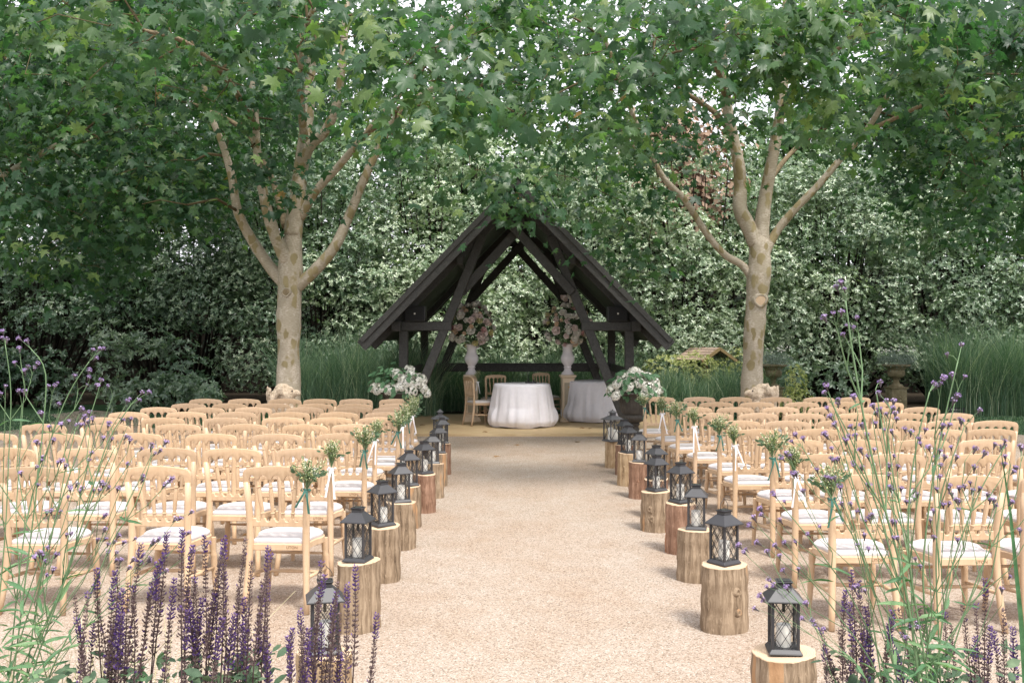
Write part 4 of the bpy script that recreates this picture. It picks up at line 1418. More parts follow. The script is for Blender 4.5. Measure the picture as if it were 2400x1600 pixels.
def ribbon_mesh(seed, mat, long=.17):
    g = random.Random(seed)
    m = MB()

    def strip(pts, w):
        vs, fs = [], []
        for i, (p, tw) in enumerate(pts):
            p = Vector(p)
            s = Vector((math.cos(tw), math.sin(tw), 0)) * (w / 2)
            vs += [p - s, p + s]
        for i in range(len(pts) - 1):
            fs.append((2 * i, 2 * i + 1, 2 * i + 3, 2 * i + 2))
        m.add(vs, fs)
    for s in (-1, 1):
        L = long * g.uniform(.8, 1.15)
        ex = g.uniform(.015, .05)
        strip([((s * .004, -.024, .0), 0), ((s * .012, -.034, -L * .2), .3 * s), ((s * (.012 + ex * .4), -.036, -L * .5), -.5 * s), ((s * (.012 + ex * .8), -.032, -L * .8), .4), ((s * (.014 + ex), -.03, -L), .1)], .016)
        strip([((0, -.025, .0), 0), ((s * .022, -.032, .013), .5), ((s * .034, -.03, .002), 1.2), ((s * .022, -.028, -.012), .5), ((0, -.026, -.004), 0)], .013)
    m.tube([(.020 * math.cos(a), .022 * math.sin(a), 0) for a in [k * math.pi / 6 for k in range(13)]], [.0075] * 13, 5, cap=False)
    return m.mesh('ribbon', mat, True)


PM = [posy_meshes(s) for s in (0, 1, 2)]
for side in ('left', 'right'):
    for r, (t, x, yo, rz) in enumerate(aisle[side]):
        sx = 1 if side == 'left' else -1
        green = (r % 2 == 0) if side == 'left' else (r % 2 == 0)
        p = Matrix.Rotation(rz, 3, 'Z') @ Vector((sx * .186, -.236, .735))
        lab = 'wildflower posy with %s ribbon on the %s row aisle chair, %s block' % ('dark green' if green else 'white', ORD[r], side)
        q = thing('aisle_posy', lab, 'posy', (x + p.x, yo + p.y - .006, p.z), rz + rc.uniform(-.3, .3), 'posies tied to the aisle chairs')
        q.rotation_euler = (R(rc.uniform(2, 9)), R(sx * rc.uniform(2, 12)), rz + rc.uniform(-.3, .3))
        v = PM[0] if green and r % 4 == 0 else (PM[2] if green else PM[1])
        sc = rc.uniform(.86, 1.0)
        q.scale = (sc, sc, sc)
        obj('stems', v['stems'], q)
        for nm in ('leaves', 'sprigs', 'blossoms'):
            tag(obj(nm, v[nm], q), kind='stuff')
        obj('ribbon', ribbon_mesh(r * 3 + (side == 'left'), M['ribbon_green' if green else 'ribbon_white'], .15 if green else .24), q)
q = thing('aisle_posy', 'small posy with white ribbon on the corner of a deck chair', 'posy', (-.87, 18.32, .78), 0, 'posies tied to the aisle chairs')
obj('stems', PM[1]['stems'], q)
tag(obj('leaves', PM[1]['leaves'], q), kind='stuff')
tag(obj('blossoms', PM[1]['blossoms'], q), kind='stuff')
obj('ribbon', ribbon_mesh(91, M['ribbon_white'], .2), q)

# ------------------------------------------------------------------ log stumps and lanterns
def frustum(m, z0, z1, a0, a1):
    vs = [(sx * a0, sy * a0, z0) for sx, sy in ((-1, -1), (1, -1), (1, 1), (-1, 1))] + [(sx * a1, sy * a1, z1) for sx, sy in ((-1, -1), (1, -1), (1, 1), (-1, 1))]
    return m.add(vs, [(3, 2, 1, 0), (4, 5, 6, 7), (0, 1, 5, 4), (1, 2, 6, 5), (2, 3, 7, 6), (3, 0, 4, 7)])


def clip(p, q, w, h):
    """line through p with direction q clipped to the rectangle |x|<w, 0<z<h"""
    t0, t1 = -1e9, 1e9
    for o, d, lo, hi in ((p[0], q[0], -w, w), (p[1], q[1], 0, h)):
        if abs(d) < 1e-9:
            if o < lo or o > hi:
                return None
            continue
        a, b = (lo - o) / d, (hi - o) / d
        if a > b:
            a, b = b, a
        t0, t1 = max(t0, a), min(t1, b)
    if t1 - t0 < 1e-3:
        return None
    return (p[0] + q[0] * t0, p[1] + q[1] * t0), (p[0] + q[0] * t1, p[1] + q[1] * t1)


def lantern_meshes():
    d = {}
    d['base'] = frustum(frustum(MB(), 0, .006, .069, .069), .006, .022, .069, .057).mesh('base', M['lantern'], False, .0015)
    d['post'] = MB().box((0, 0, .121), (.0125, .0125, .199)).mesh('corner_post', M['lantern'], False, .0015)
    d['roof'] = frustum(frustum(MB(), .218, .224, .078, .078), .224, .272, .077, .031).mesh('roof', M['lantern'], False, .0012)
    m = frustum(MB(), .272, .288, .028, .028)
    frustum(m, .288, .297, .030, .0345)
    d['cap'] = m.mesh('cap', M['lantern'], False, .001)
    d['solar'] = MB().box((0, 0, .2985), (.052, .052, .003)).mesh('solar_panel', M['solar'])
    d['tube'] = MB().lathe([(.007, .165), (.007, .268)], 10).mesh('lamp_tube', M['black_plastic'], True)
    m = MB()
    w, h = .0462, .196
    for off in (-.10, -.035, -.018, .045, .108, .125, .19):
        for s in (1, -1):
            c = clip((0, off), (s * .55, .84), w, h)
            if c:
                (x0, z0), (x1, z1) = c
                m.beam((x0, 0, z0 + .022), (x1, 0, z1 + .022), .0022, .0022)
    d['lattice'] = m.mesh('lattice', M['lantern'])
    d['pane'] = MB().add([(-w, 0, .022), (w, 0, .022), (w, 0, .218), (-w, 0, .218)], [(0, 1, 2, 3)]).mesh('pane', M['glass'])
    m = MB()
    hp = [(-.029, 0, .284), (-.030, 0, .325), (-.022, 0, .340), (-.008, 0, .352), (0, 0, .366), (.008, 0, .352), (.022, 0, .340), (.030, 0, .325), (.029, 0, .284)]
    m.tube(hp, [.0016] * 9, 5)
    d['handle'] = m.mesh('handle', M['lantern'], True)
    return d


LN = lantern_meshes()


def lantern(label, loc, rz, handle=0.0):
    t = thing('metal_lantern', label, 'lantern', loc, rz, 'lattice lanterns along the aisle')
    obj('base', LN['base'], t)
    obj('roof', LN['roof'], t)
    c = obj('cap', LN['cap'], t)
    obj('solar_panel', LN['solar'], c)
    obj('lamp_tube', LN['tube'], t)
    for sx, sy in ((-1, -1), (1, -1), (1, 1), (-1, 1)):
        obj('corner_post', LN['post'], t, (sx * .052, sy * .052, 0))
    for k in range(4):
        a = k * math.pi / 2
        obj('lattice', LN['lattice'], t, (math.sin(a) * .053, -math.cos(a) * .053, 0), (0, 0, a))
        obj('pane', LN['pane'], t, (math.sin(a) * .049, -math.cos(a) * .049, 0), (0, 0, a))
    h = obj('handle', LN['handle'], t)
    if handle:
        h.matrix_local = Matrix.Translation((0, 0, .284)) @ Matrix.Rotation(handle, 4, 'X') @ Matrix.Translation((0, 0, -.284))
    return t


CANDLE = MB().lathe([(.0, .0), (.030, .0), (.031, .004), (.031, .098), (.029, .103), (.024, .104), (.020, .099), (.0, .098)], 18, cap=False).mesh('wax_candle', M['wax'], 'auto')
CANDLE_T = MB().lathe([(.0, .0), (.038, .0), (.039, .004), (.039, .142), (.036, .148), (.03, .149), (.025, .143), (.0, .142)], 18, cap=False).mesh('wax_candle', M['wax'], 'auto')


def stump(label, x, y, rad, h, mat, seed, tilt=0.03, knots=0):
    g = random.Random(seed)
    t = thing('log_stump', label, 'log', (x, y, 0), g.uniform(0, 6.28), 'log stumps along the aisle')
    ph = [g.uniform(0, 6.28) for _ in range(8)]
    tx, ty = g.uniform(-tilt, tilt), g.uniform(-tilt, tilt)

    def fn(r, a, z):
        zz = z * 3
        w = 1 + .045 * math.sin(2 * a + ph[0]) + .03 * math.sin(3 * a + ph[1] + zz * .3) + .018 * math.sin(7 * a + ph[2] + zz) + .014 * math.sin(13 * a + ph[3] + 1.7 * zz) + .010 * math.sin(23 * a + ph[4] + 2 * zz) + g.uniform(-.006, .006)
        return r * w
    n = 72
    rows = 14
    prof = [(rad * (1.05 - .05 * (k / rows) + .02 * math.sin(k * 1.3 + ph[5])), h * k / rows - .01 * (k == 0)) for k in range(rows + 1)]
    m = MB().lathe(prof, n, cap=False, fn=fn)
    m.v = [(px, py, pz + (px * tx + py * ty) * (pz / h)) for px, py, pz in m.v]
    rim = m.v[-n:]
    m.build('bark', M['log_' + mat], t, smooth=True)
    m = MB()
    cz = sum(p[2] for p in rim) / n
    ring2 = [(p[0] * .985, p[1] * .985, p[2] + .004) for p in rim]
    m.add(list(rim) + ring2 + [(0, 0, cz + .0045)], [(k, (k + 1) % n, n + (k + 1) % n, n + k) for k in range(n)] + [(n + k, n + (k + 1) % n, 2 * n) for k in range(n)])
    m.build('cut_face', M['log_end'], t, smooth='auto')
    for k in range(knots):
        # knots face the camera side
        a = -math.pi / 2 + g.uniform(-.7, .7) - t.rotation_euler.z
        z = h * g.uniform(.25, .8)
        m = MB()
        rr = g.uniform(.017, .025)
        rings = []
        for q, (s, dpt) in enumerate(((1.7, -.016), (1.15, -.005), (.75, .001), (.4, -.001), (.12, -.007))):
            rings.append([(s * rr * math.cos(b) * (1 + .22 * math.sin(3 * b + ph[6] + s)) * g.uniform(.85, 1.15), dpt, s * rr * math.sin(b) * 1.15) for b in [2 * math.pi * i / 14 for i in range(14)]])
        fs = []
        for q in range(4):
            for i in range(14):
                fs.append((q * 14 + i, q * 14 + (i + 1) % 14, (q + 1) * 14 + (i + 1) % 14, (q + 1) * 14 + i))
        fs.append(tuple(range(56, 70)))
        rc_ = rad * 1.0
        ca, sa = math.cos(a), math.sin(a)
        m.add([((rc_ + p[1]) * ca - p[0] * sa, (rc_ + p[1]) * sa + p[0] * ca, z + p[2]) for r_ in rings for p in r_], fs)
        m.build('knot', M['log_' + mat], t, smooth=True)
    return t, h


# x, y, radius, height, bark, lantern turn, knots, handle fold
ST = {'left': [(-.845, 4.2, .115, .31, 'pale', 14, 0, 0), (-.94, 5.60, .116, .375, 'grey', -14, 0, 0), (-.965, 6.72, .12, .36, 'grey', 38, 0, .3), (-.965, 7.72, .118, .35, 'grey', 24, 0, -.3), (-1.0, 8.56, .105, .35, 'grey', 30, 0, 0),
               (-.945, 9.3, .11, .35, 'red', 40, 0, .9), (-.94, 10.1, .105, .34, 'grey', 12, 0, .9), (-.95, 10.9, .10, .35, 'grey', 25, 0, -.9), (-.985, 11.8, .10, .36, 'red', 20, 0, -.9)],
      'right': [(1.09, 4.2, .126, .31, 'grey', -6, 0, 1.7), (1.118, 5.60, .128, .36, 'grey', 36, 2, 0), (1.155, 6.72, .12, .335, 'grey', -12, 1, 0), (1.18, 7.56, .115, .375, 'red', 34, 0, -.2), (1.108, 8.4, .118, .33, 'grey', 32, 2, -1.3),
                (1.185, 9.0, .11, .345, 'red', 30, 0, .8), (1.155, 10.08, .105, .36, 'red', -10, 1, 1.7), (1.128, 10.92, .11, .35, 'pale', 33, 2, 1.7), (1.175, 11.76, .105, .345, 'red', 28, 0, .9)]}
for side in ('left', 'right'):
    for k, (x, y, rad, h, mt, rz, kn, hd) in enumerate(ST[side]):
        look = {'grey': 'grey-brown', 'red': 'reddish', 'pale': 'pale'}[mt]
        stump('%s bark log stump, %s from the camera along the %s of the aisle' % (look, ORD[k], side), x, y, rad, h, mt, 50 + k + (side == 'left') * 20, .05, kn)
        lantern('dark metal lattice lantern on the %s stump from the camera, %s of the aisle' % (ORD[k], side), (x, y, h + .008), R(rz), hd)
        c = obj('pillar_candle', CANDLE, None, (x + rc.uniform(-.004, .004), y, h + .008 + .022))
        c.scale = (1, 1, rc.uniform(.8, 1.15))
        tag(c, 'ivory candle inside the lantern on the %s stump, %s of the aisle' % (ORD[k], side), 'candle', 'candles in the lanterns')

# the two larger lanterns by the deck
for side, x, y, h, rz in (('left', -1.09, 12.75, .30, 8), ('right', 1.09, 12.4, .32, 28)):
    stump('plain pale log stump under the large lantern nearest the deck, %s of the aisle' % side, x, y, .095, h, 'pale', 900 + int(x > 0), .02, 0)
    t = thing('metal_lantern', 'large grey lantern with crossed side bars and pointed top, %s of the aisle' % side, 'lantern', (x, y, h + .006), R(rz), 'large lanterns by the deck')
    frustum(frustum(MB(), 0, .008, .102, .102), .008, .022, .1, .086).build('base', M['big_lantern'], t, bevel=.0015)
    m = frustum(MB(), .268, .274, .112, .112)
    frustum(m, .274, .318, .110, .034)
    m.build('roof', M['big_lantern'], t, bevel=.0015)
    m = frustum(MB(), .318, .352, .028, .028)
    frustum(m, .352, .358, .041, .041)
    frustum(m, .358, .384, .039, .008)
    m.ball((0, 0, .388), .008)
    m.build('cupola', M['big_lantern'], t)
    for sx, sy in ((-1, -1), (1, -1), (1, 1), (-1, 1)):
        MB().box((sx * .080, sy * .080, .145), (.012, .012, .248)).build('corner_post', M['big_lantern'], t)
    for k in range(4):
        a = k * math.pi / 2
        m = MB()
        m.beam((-.074, 0, .022), (.074, 0, .268), .006, .004)
        m.beam((.074, .004, .022), (-.074, .004, .268), .006, .004)
        obj('cross_bars', m.mesh('cross_bars', M['big_lantern']), t, (math.sin(a) * .081, -math.cos(a) * .081, 0), (0, 0, a))
        m = MB().add([(-.074, 0, .022), (.074, 0, .022), (.074, 0, .268), (-.074, 0, .268)], [(0, 1, 2, 3)])
        obj('pane', m.mesh('pane', M['glass']), t, (math.sin(a) * .076, -math.cos(a) * .076, 0), (0, 0, a))
    m = MB().tube([(-.03, 0, .318), (-.055, 0, .36), (-.075, .0, .335), (-.07, 0, .30)], [.0018] * 4, 5)
    m.build('handle', M['big_lantern'], t, smooth=True)
    for j, (dx, dy, s) in enumerate(((-.03, .005, 1.0), (.034, .0, .82))):
        c = obj('pillar_candle', CANDLE_T, None, (x + dx, y + dy, h + .006 + .022))
        c.scale = (.8, .8, s)
        tag(c, '%s ivory candle inside the large lantern, %s of the aisle' % ('taller' if j == 0 else 'shorter', side), 'candle', 'candles in the lanterns')

# ------------------------------------------------------------------ tables on the deck
def cloth(name, label, x, y, Rt, H, seed):
    g = random.Random(seed)
    n, rows = 160, 34
    ph = [g.uniform(0, 6.28) for _ in range(10)]
    vs, fs = [], []
    for i in range(rows + 1):
        t = i / rows
        for k in range(n):
            a = 2 * math.pi * k / n
            fold = .45 * math.sin(9 * a + ph[0] + .9 * math.sin(2 * a + ph[1]) + .5 * t) + .42 * math.sin(17 * a + ph[2] + 1.1 * math.sin(3 * a)) + .2 * math.sin(29 * a + ph[3] - t)
            fold = fold - .25 * fold * fold
            if i < 4:
                r = Rt * (.25 + .25 * i)
                z = H + .001 * (4 - i)
                if i == 3:
                    r, z = Rt * .995, H - .002
            else:
                d = (i - 3) / (rows - 3)
                z = H - .006 - (H - .012) * d
                belly = .10 * math.sin(math.pi * min(1, d * 1.0)) * (0.6 + .5 * math.sin(3 * a + ph[4]))
                bil = .055 * math.sin(math.pi * max(0, (d - .55) / .45)) * (0.6 + .6 * math.sin(5 * a + ph[5] + 1.5 * math.sin(2 * a + ph[8])))
                tuck = -.05 * max(0, (d - .86) / .14) ** 1.5
                r = Rt + .010 + .105 * d + fold * .030 * min(1, d * 1.6) * (1 - .35 * max(0, (d - .75) / .25)) + belly * .12 + bil * .8 + tuck
                if d > .8:
                    z += (.008 * math.sin(5 * a + ph[6]) + .010 * max(0, math.sin(8 * a + ph[7] + 2 * math.sin(2 * a))) + .004) * (d - .8) / .2
            vs.append((r * math.cos(a), r * math.sin(a), z))
    c0 = len(vs)
    vs.append((0, 0, H + .004))
    for i in range(rows):
        for k in range(n):
            j = (k + 1) % n
            fs.append((i * n + k, (i + 1) * n + k, (i + 1) * n + j, i * n + j))
    for k in range(n):
        fs.append((c0, k, (k + 1) % n))
    m = MB().add(vs, fs)
    o = m.build(name, M['linen'], None, smooth=True)
    o.location = (x, y, .042)
    return tag(o, label, 'tablecloth', 'white tablecloths on the deck')


for lab, x, y, sd in (('front', -.06, 17.55, 4), ('right hand', 1.27, 18.65, 9)):
    t = thing('round_table', 'round table hidden under the %s white cloth on the deck' % lab, 'table', (x, y, .04), 0, 'round tables on the deck')
    MB().lathe([(.0, .715), (.475, .715), (.48, .72), (.48, .735), (.475, .74), (.0, .74)], 40, cap=False).build('tabletop', M['post_wood'], t, smooth='auto')
    for k in range(4):
        a = k * math.pi / 2 + .4
        MB().tube([(.3 * math.cos(a), .3 * math.sin(a), 0), (.28 * math.cos(a), .28 * math.sin(a), .715)], [.02, .02], 8).build('leg', M['lantern'], t, smooth=True)
    cloth('tablecloth', 'white cloth draped to the deck over the %s round table' % lab, x, y, .485, .75, sd)
t = thing('microphone_stand', 'black twin gooseneck microphone set on the front white table', 'microphone', (.10, 17.55, .796))
MB().box((0, 0, .014), (.2, .09, .026)).build('base', M['black_plastic'], t, bevel=.005)
for s, ln in ((-1, .42), (1, .37)):
    MB().tube([(s * .05, 0, .027), (s * .052, 0, .14), (s * .06, .0, ln)], [.004, .0035, .003], 6).build('gooseneck', M['black_plastic'], t, smooth=True)
    MB().ball((s * .06, 0, ln + .02), .009, s=(1, 1, 2.6)).build('microphone_head', M['black_plastic'], t, smooth=True)
    MB().lathe([(.012, .026), (.011, .06), (.005, .065)], 10, (s * .05, 0, 0)).build('socket', M['black_plastic'], t, smooth=True)
    MB().box((s * .05 - .02, -.02, .029), (.02, .02, .004)).build('button', M['badge'], t)

# ------------------------------------------------------------------ flower pedestals
def rose_mesh(mat, seed):
    g = random.Random(seed)
    m = MB()
    for ring, (n, r, tilt, up) in enumerate(((5, .9, .55, -.05), (5, .72, .85, .08), (4, .5, 1.15, .18), (3, .3, 1.35, .25))):
        for k in range(n):
            a = 2 * math.pi * (k + .5 * ring) / n + g.uniform(-.2, .2)
            d = Vector((math.cos(a), math.sin(a), 0))
            s = Vector((-math.sin(a), math.cos(a), 0))
            w = r * math.tan(math.pi / n) * 1.15 if n > 3 else r * 1.1
            w = min(w, r * .95)
            b0 = d * (r * .25) + Vector((0, 0, up - .25))
            mid = d * r * .85 + Vector((0, 0, up + .22 * tilt))
            tip = d * (r * (1.05 - .3 * ring * .2)) + Vector((0, 0, up + .5 * tilt))
            m.add([b0 - s * w * .5, b0 + s * w * .5, mid - s * w, mid + d * .12 * r, mid + s * w, tip - s * w * .6, tip + s * w * .6], [(0, 3, 2), (0, 1, 3), (1, 4, 3), (2, 3, 5), (3, 6, 5), (3, 4, 6)])
    m.ball((0, 0, .1), .42, 7, 4)
    return m.mesh('rose', mat, True)


ROSE = {k: rose_mesh(M['petal_' + k], i) for i, k in enumerate(('blush', 'ivory', 'peach', 'rose', 'plum', 'lemon'))}
LEAF1 = [scatter_mesh('leaf', LB_V, LB_F, np.zeros((1, 3)), np.eye(3)[None], np.array([[1.7, 1, 1]]), M['hydrangea_leaf'], np.array([.2 + .2 * k])) for k in range(4)]
for side, x, y, tall in (('left', -1.0, 18.55, .0), ('right', .79, 18.55, .16)):
    t = thing('flower_pedestal', 'cream panelled pedestal under the white vase, %s side of the deck' % side, 'pedestal', (x, y, .04), R(6), 'pedestals on the deck')
    frustum(frustum(MB(), 0, .05, .16, .16), .05, .08, .145, .125).build('plinth', M['cream_paint'], t, bevel=.004)
    frustum(MB(), .08, .80, .118, .112).build('shaft', M['cream_paint'], t, bevel=.004)
    m = frustum(MB(), .80, .83, .118, .14)
    frustum(m, .83, .862, .145, .145)
    m.build('capital', M['cream_paint'], t, bevel=.004)
    MB().box((0, -.121, .44), (.15, .008, .56)).build('panel', M['panel_grey'], t, bevel=.003)
    MB().lathe([(.0, 0), (.018, .002), (.018, .012), (.008, .016), (.0, .016)], 12, cap=False).build('rosette', M['brass'], t).matrix_local = Matrix.Translation((-.0, -.125, .64)) @ Matrix.Rotation(R(90), 4, 'X')
    v = thing('white_vase', 'tall glossy white footed vase on the %s pedestal' % side, 'vase', (x, y, .906), 0, 'vases on the pedestals')
    prof = [(.0, 0), (.12, 0), (.122, .012), (.105, .04), (.07, .075), (.06, .11), (.072, .125), (.076, .14), (.066, .155), (.075, .18), (.105, .215), (.128, .27), (.13, .32), (.118, .355), (.098, .385), (.09, .42), (.092, .48), (.102, .53), (.12, .56), (.122, .568), (.108, .566), (.09, .53)]
    MB().lathe(prof, 28, cap=False).build('body', M['vase'], v, smooth='auto')
    g = np.random.default_rng(60 + int(x > 0))
    a = thing('flower_arrangement', 'round arrangement of blush, ivory and peach flowers in the %s vase' % side, 'flowers', (x, y, 1.47), 0, 'flower arrangements on the pedestals')
    cz = .36
    # greenery
    N = 1500
    d = norm(g.normal(size=(N, 3)))
    rr = g.uniform(.35, 1.05, N)[:, None]
    pos = d * rr * np.array([.40, .36, .36]) + np.array([0, 0, cz])
    sz = g.uniform(.035, .075, N)
    tag(obj('foliage', scatter_mesh('foliage', LB_V, LB_F, pos, frames(d + g.normal(size=(N, 3)) * .6, d + g.normal(size=(N, 3)) * .5 + np.array([0, 0, .2])), np.stack([sz * 1.2, sz, sz], 1), M['sage_leaf'], g.random(N)), a), kind='stuff')
    N = 300
    d = norm(g.normal(size=(N, 3)))
    pos = d * g.uniform(.9, 1.12, N)[:, None] * np.array([.43, .38, .38]) + np.array([0, 0, cz])
    sz = g.uniform(.018, .04, N)
    tag(obj('sprays', scatter_mesh('sprays', LQ_V, LQ_F, pos, frames(g.normal(size=(N, 3)), d + g.normal(size=(N, 3)) * .3), sz, M['posy_leaf'], g.random(N)), a), kind='stuff')
    m = MB()
    for k in range(26):
        d1 = norm(np.array([g.normal(), g.normal(), abs(g.normal()) + .3]))
        m.tube([(0, 0, -.06), tuple(d1 * .25 + np.array([0, 0, .1])), tuple(d1 * np.array([.44, .4, .42]) * g.uniform(.9, 1.15) + np.array([0, 0, cz * .8]))], [.004, .003, .0015], 4, cap=False)
    m.build('stems', M['herb_stem'], a)
    # blooms
    kinds = ['ivory', 'blush', 'ivory', 'blush', 'peach', 'rose', 'ivory', 'lemon', 'ivory', 'blush', 'peach', 'plum', 'blush']
    placed = []
    tries = 0
    while len(placed) < 64 and tries < 4000:
        tries += 1
        d1 = norm(g.normal(size=3))
        if d1[1] > .45:
            continue
        p = d1 * np.array([.42, .38, .39]) * g.uniform(.85, 1.03) + np.array([0, 0, cz])
        if tall and g.random() < .12:
            p = np.array([g.normal(.08, .06), -.12, cz + .38 + g.uniform(0, .26)])
        if placed and np.min(np.linalg.norm(np.array(placed) - p, axis=1)) < .075:
            continue
        placed.append(p)
        k = kinds[int(g.integers(len(kinds)))]
        s = g.uniform(.038, .068) * (1.3 if k in ('ivory', 'blush') else .9)
        f = obj('flower', ROSE[k], a)
        q = Vector(d1 + np.array([0, -.5, .35])).to_track_quat('Z', 'Y')
        f.matrix_local = Matrix.Translation(Vector(p)) @ q.to_matrix().to_4x4() @ Matrix.Scale(float(s), 4)

# ------------------------------------------------------------------ iron urns with white hydrangeas
def urn_profile():
    return [(.0, .0), (.16, .0), (.165, .02), (.15, .035), (.12, .05), (.085, .075), (.065, .11), (.07, .135), (.085, .15), (.09, .17), (.075, .185), (.13, .205), (.185, .235), (.20, .27), (.195, .30), (.175, .318), (.195, .34), (.215, .40), (.232, .48), (.25, .55), (.268, .60), (.30, .625), (.335, .64), (.345, .655), (.335, .668), (.30, .66), (.27, .62), (.23, .60), (.0, .60)]


def flute(r, a, z):
    if .335 < z < .605:
        return r * (1 + .028 * abs(math.sin(a * 14)) - .014)
    if .2 < z < .3:
        return r * (1 + .02 * math.sin(a * 28))
    return r


for side, x, y, zb in (('left', -1.99, 15.75, .0), ('right', 1.72, 15.7, .0)):
    p = thing('iron_urn', 'black fluted cast iron urn holding white hydrangeas, %s front of the deck' % side, 'urn', (x, y, 0), 0, 'hydrangea urns before the deck')
    MB().box((0, 0, .04), (.36, .36, .078)).build('plinth', M['stone'], p, bevel=.01)
    o = MB().lathe(urn_profile(), 112, cap=False, fn=flute).build('bowl', M['iron'], p, smooth='auto')
    o.location = (0, 0, .08)
    h = thing('white_hydrangea', 'white hydrangea in flower filling the %s iron urn' % side, 'hydrangea', (x, y, .68), 0, 'hydrangeas in the iron urns')
    g = np.random.default_rng(70 + int(x > 0))
    N = 260
    d = norm(g.normal(size=(N, 3)) * np.array([1, 1, .8]) + np.array([0, 0, .25]))
    pos = d * g.uniform(.5, 1, N)[:, None] * np.array([.40, .34, .30]) + np.array([0, 0, .14])
    pos[:, 2] = np.maximum(pos[:, 2], .0)
    sz = g.uniform(.08, .13, N)
    tag(obj('inner_foliage', scatter_mesh('inner_foliage', LB_V, LB_F, pos, frames(d + np.array([0, 0, .7]) + g.normal(size=(N, 3)) * .4, d + np.array([0, 0, -.4]) + g.normal(size=(N, 3)) * .3), np.stack([sz * 1.9, sz, sz], 1), M['hydrangea_leaf'], g.random(N)), h), kind='stuff')
    for k in range(60):
        a = g.uniform(0, 6.28)
        e = g.uniform(-.15, 1.2)
        dd = Vector((math.cos(a) * math.cos(e), math.sin(a) * math.cos(e) - .2, math.sin(e)))
        pp_ = Vector((dd.x * .42, dd.y * .36, .10 + dd.z * .33))
        if side == 'left' and pp_.x < -.02 and g.random() < .6:
            pp_ += Vector((-.02, -.03, .10))
        f = obj('leaf', LEAF1[int(g.integers(4))], h)
        rotm = frames(np.array([[dd.x, dd.y - .5, dd.z + .7]]) + g.normal(size=(1, 3)) * .25, np.array([[dd.x, dd.y, dd.z - .7]]) + g.normal(size=(1, 3)) * .2)[0]
        f.matrix_local = Matrix.Translation(pp_) @ Matrix(rotm.tolist()).to_4x4() @ Matrix.Scale(float(g.uniform(.09, .14)), 4)
    m = MB()
    for k in range(14):
        a = g.uniform(0, 6.28)
        m.tube([(0, 0, -.02), (.12 * math.cos(a), .1 * math.sin(a), .12), (.3 * math.cos(a), .25 * math.sin(a), .27)], [.006, .005, .004], 5)
    m.build('stems', M['herb_stem'], h)
    # flower heads: domes of four-petalled florets
    fv = [(0, 0, 0)]
    ff = []
    for k in range(4):
        a = k * math.pi / 2
        b0 = len(fv)
        fv += [(.55 * math.cos(a - .6), .55 * math.sin(a - .6), .12), (1.0 * math.cos(a), 1.0 * math.sin(a), .05), (.55 * math.cos(a + .6), .55 * math.sin(a + .6), .12)]
        ff += [(0, b0, b0 + 1), (0, b0 + 1, b0 + 2)]
    heads = []
    for k in range(2):
        n = 90
        d = norm(g.normal(size=(n, 3)))
        d[:, 2] = np.abs(d[:, 2]) * 1.1 - .25
        d = norm(d)
        heads.append(scatter_mesh('flower_head', fv, ff, d * np.array([1, 1, .78]) * g.uniform(.9, 1.03, n)[:, None], frames(d + g.normal(size=(n, 3)) * .15, g.normal(size=(n, 3))), np.full(n, .25), M['white_bloom'], g.random(n)))
    spots = {'left': [(-.38, -.16, .14), (-.29, -.24, .12), (.0, -.18, .32), (.10, -.22, .26), (.2, -.14, .34), (.17, -.26, .22), (.28, -.2, .22), (.35, -.1, .27), (.38, -.16, .14), (.42, -.12, .06), (.05, -.28, .16), (-.10, -.30, .12), (.16, .02, .42), (-.05, -.05, .36), (.22, -.30, .10)],
             'right': [(-.36, -.15, .10), (-.28, -.22, .20), (-.2, -.16, .30), (-.06, -.18, .34), (.08, -.16, .34), (.2, -.12, .30), (.30, -.15, .22), (.37, -.12, .10), (-.12, -.26, .16), (.05, -.28, .22), (.18, -.26, .16), (-.30, -.25, .02), (.27, -.25, .03), (.0, -.05, .38), (.14, -.30, .04)]}[side]
    for (fx, fy, fz) in spots:
        f = obj('flower_head', heads[int(g.integers(2))], h)
        q = Vector((fx * 1.4, fy * 1.8, .6)).to_track_quat('Z', 'Y')
        f.matrix_local = Matrix.Translation((fx, fy, fz)) @ q.to_matrix().to_4x4() @ Matrix.Scale(float(g.uniform(.082, .112)), 4)

